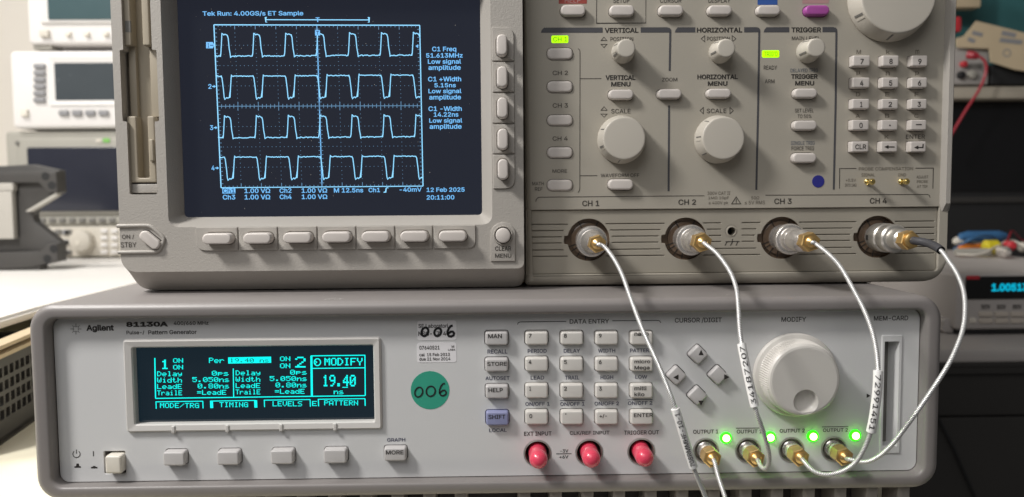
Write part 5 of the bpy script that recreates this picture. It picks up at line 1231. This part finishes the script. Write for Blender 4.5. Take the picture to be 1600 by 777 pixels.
# black monitor
YD = 790.0
BM = thing('monitor', (U(1650, 400, YD).x, 0.85, zm), 'large black screen standing behind the multimeter', 'monitor')
a, b = U(1440, 340, YD), U(1900, 156, YD)
mk('monitor_body', slab(rrect((a.x+b.x)/2, (zm+0.02+b.z)/2, b.x-a.x, b.z-zm-0.02, 0.006), (YD+50)*0.001, YD*0.001, 0.004), 'black_matte', BM)
mk('screen', bxp(1450, 1890, 166, 300, YD-2, 4, 0.5, 2), 'black_gloss', BM); mk('chin_strip', bxp(1446, 1894, 305, 318, YD-4, 6, 1, 2), 'case_dark', BM)
mk('stand', box((a.x+b.x)/2-0.1, (a.x+b.x)/2+0.1, YD*0.001+0.002, YD*0.001+0.15, zm, zm+0.022), 'black_matte', BM)
ub = struct(mk('upper_shelf', bxp(1400, 1990, 133, 155.6, YD-25, 420, 2, 2), 'beige_board'))
YU = YD-20.0
SB = thing('switch_box', (U(1519, 133, YU).x, YU*0.001, U(1519, 133, YU).z), 'pale grey switch box with round sockets at the left of the upper shelf', 'box')
mk('box_body', bxp(1470, 1546, 74, 132.6, YU, 90, 2, 3), 'clear_grey', SB)
for x, y, r, m in ((1500, 118, 0.0055, 'black_matte'), (1517, 117, 0.006, 'inst_grey'), (1504, 101, 0.0045, 'red_logo')):
    c = U(x, y, YU); mk('round_socket', lathe([(r, YU*0.001), (r, YU*0.001-0.006), (r*0.7, YU*0.001-0.007)], 20, (c.x, c.z)), m, SB)
mk('dark_label', bxp(1515, 1535, 99, 107, YU-0.5, 1, 0.1, 0.3), 'inst_key_dark', SB)
# leaning card with print marks
C_ = [U(1524, 33, YU-8), U(1640, 62, YU-8), U(1622, 160, YU-8), U(1584, 109, YU-8), U(1549, 99, YU-8), U(1507, 57, YU-8)]
C_ = [U(1526, 33, YU-8), U(1660, 66, YU-8), U(1650, 118, YU-8), U(1586, 109, YU-8), U(1548, 97, YU-8), U(1546, 76, YU-8), U(1495, 74, YU-8), U(1494, 60, YU-8), U(1507, 56, YU-8)]
CD = tag(mk('printed_card', slab([(p.x, p.z) for p in C_], (YU-6)*0.001, (YU-8)*0.001), 'paper_white', smooth=0), 'cream printed card leaning at an angle against the switch box', 'card')
CD.data.materials[0] = MATS['card_brown']
for x0, x1, y0, y1 in ((1520, 1536, 48, 54), (1513, 1524, 58, 64), (1566, 1588, 48, 55), (1563, 1598, 59, 66)):
    p = px([(x0, y0), (x1, y0+4), (x1-2, y1+4), (x0-2, y1)], YU-8); mk('printed_patch', ([(x, (YU-8.4)*0.001, z) for x, z in p], [(0, 1, 2, 3)]), 'inst_key', CD, smooth=0)
c = U(1573, 83, YU-8); mk('printed_ring', bridge(circ(c.x, c.z, 0.006, 24), (YU-8.4)*0.001, circ(c.x, c.z, 0.0045, 24), (YU-8.4)*0.001), 'inst_key', CD, smooth=0)
tag(mk('black_adapter', bxp(1548, 1610, 100, 133, YU+4, 60, 2, 3), 'black_matte'), 'black power adapter on the upper shelf below the printed card', 'power adapter')
tag(mk('teal_bin', bxp(1400, 1760, -60, 133, YU+110, 160, 3, 6), 'teal_box'), 'teal storage bin at the back of the upper shelf', 'bin')
tag(mk('cardboard_flap', bxp(1440, 1534, -40, 12, YU+60, 20, 1, 2), 'card_brown'), 'tan cardboard flap above the switch box at the top edge', 'cardboard')
LD = thing('test_lead', (U(1517, 88, YU-20).x, (YU-20)*0.001, U(1517, 88, YU-20).z), 'red test lead drooping from the switch box in front of the black screen', 'test lead')
P = spline([U(1524, 87, YU-30), U(1536, 92, YU-34), U(1541, 102, YU-34), U(1539, 120, YU-34), U(1528, 144, YU-34), U(1512, 168, YU-34), U(1495, 196, YU-34), U(1478, 225, YU-34)], 0.003)
mk('lead_wire', tube(P, 0.0020, 12), 'red_wire', LD); mk('lead_plug', tube([U(1513, 86, YU-24), U(1521, 87, YU-30), U(1528, 88.5, YU-31)], [0.0062, 0.0058, 0.0042], 14), 'red_wire', LD)
tag(mk('red_cap', bxp(1490, 1503, 26, 50, YU+50, 20, 2, 4), 'red_logo'), 'small red object at the edge of the teal bin', 'cap')

# every top-level object that is neither labelled nor setting would be a mistake
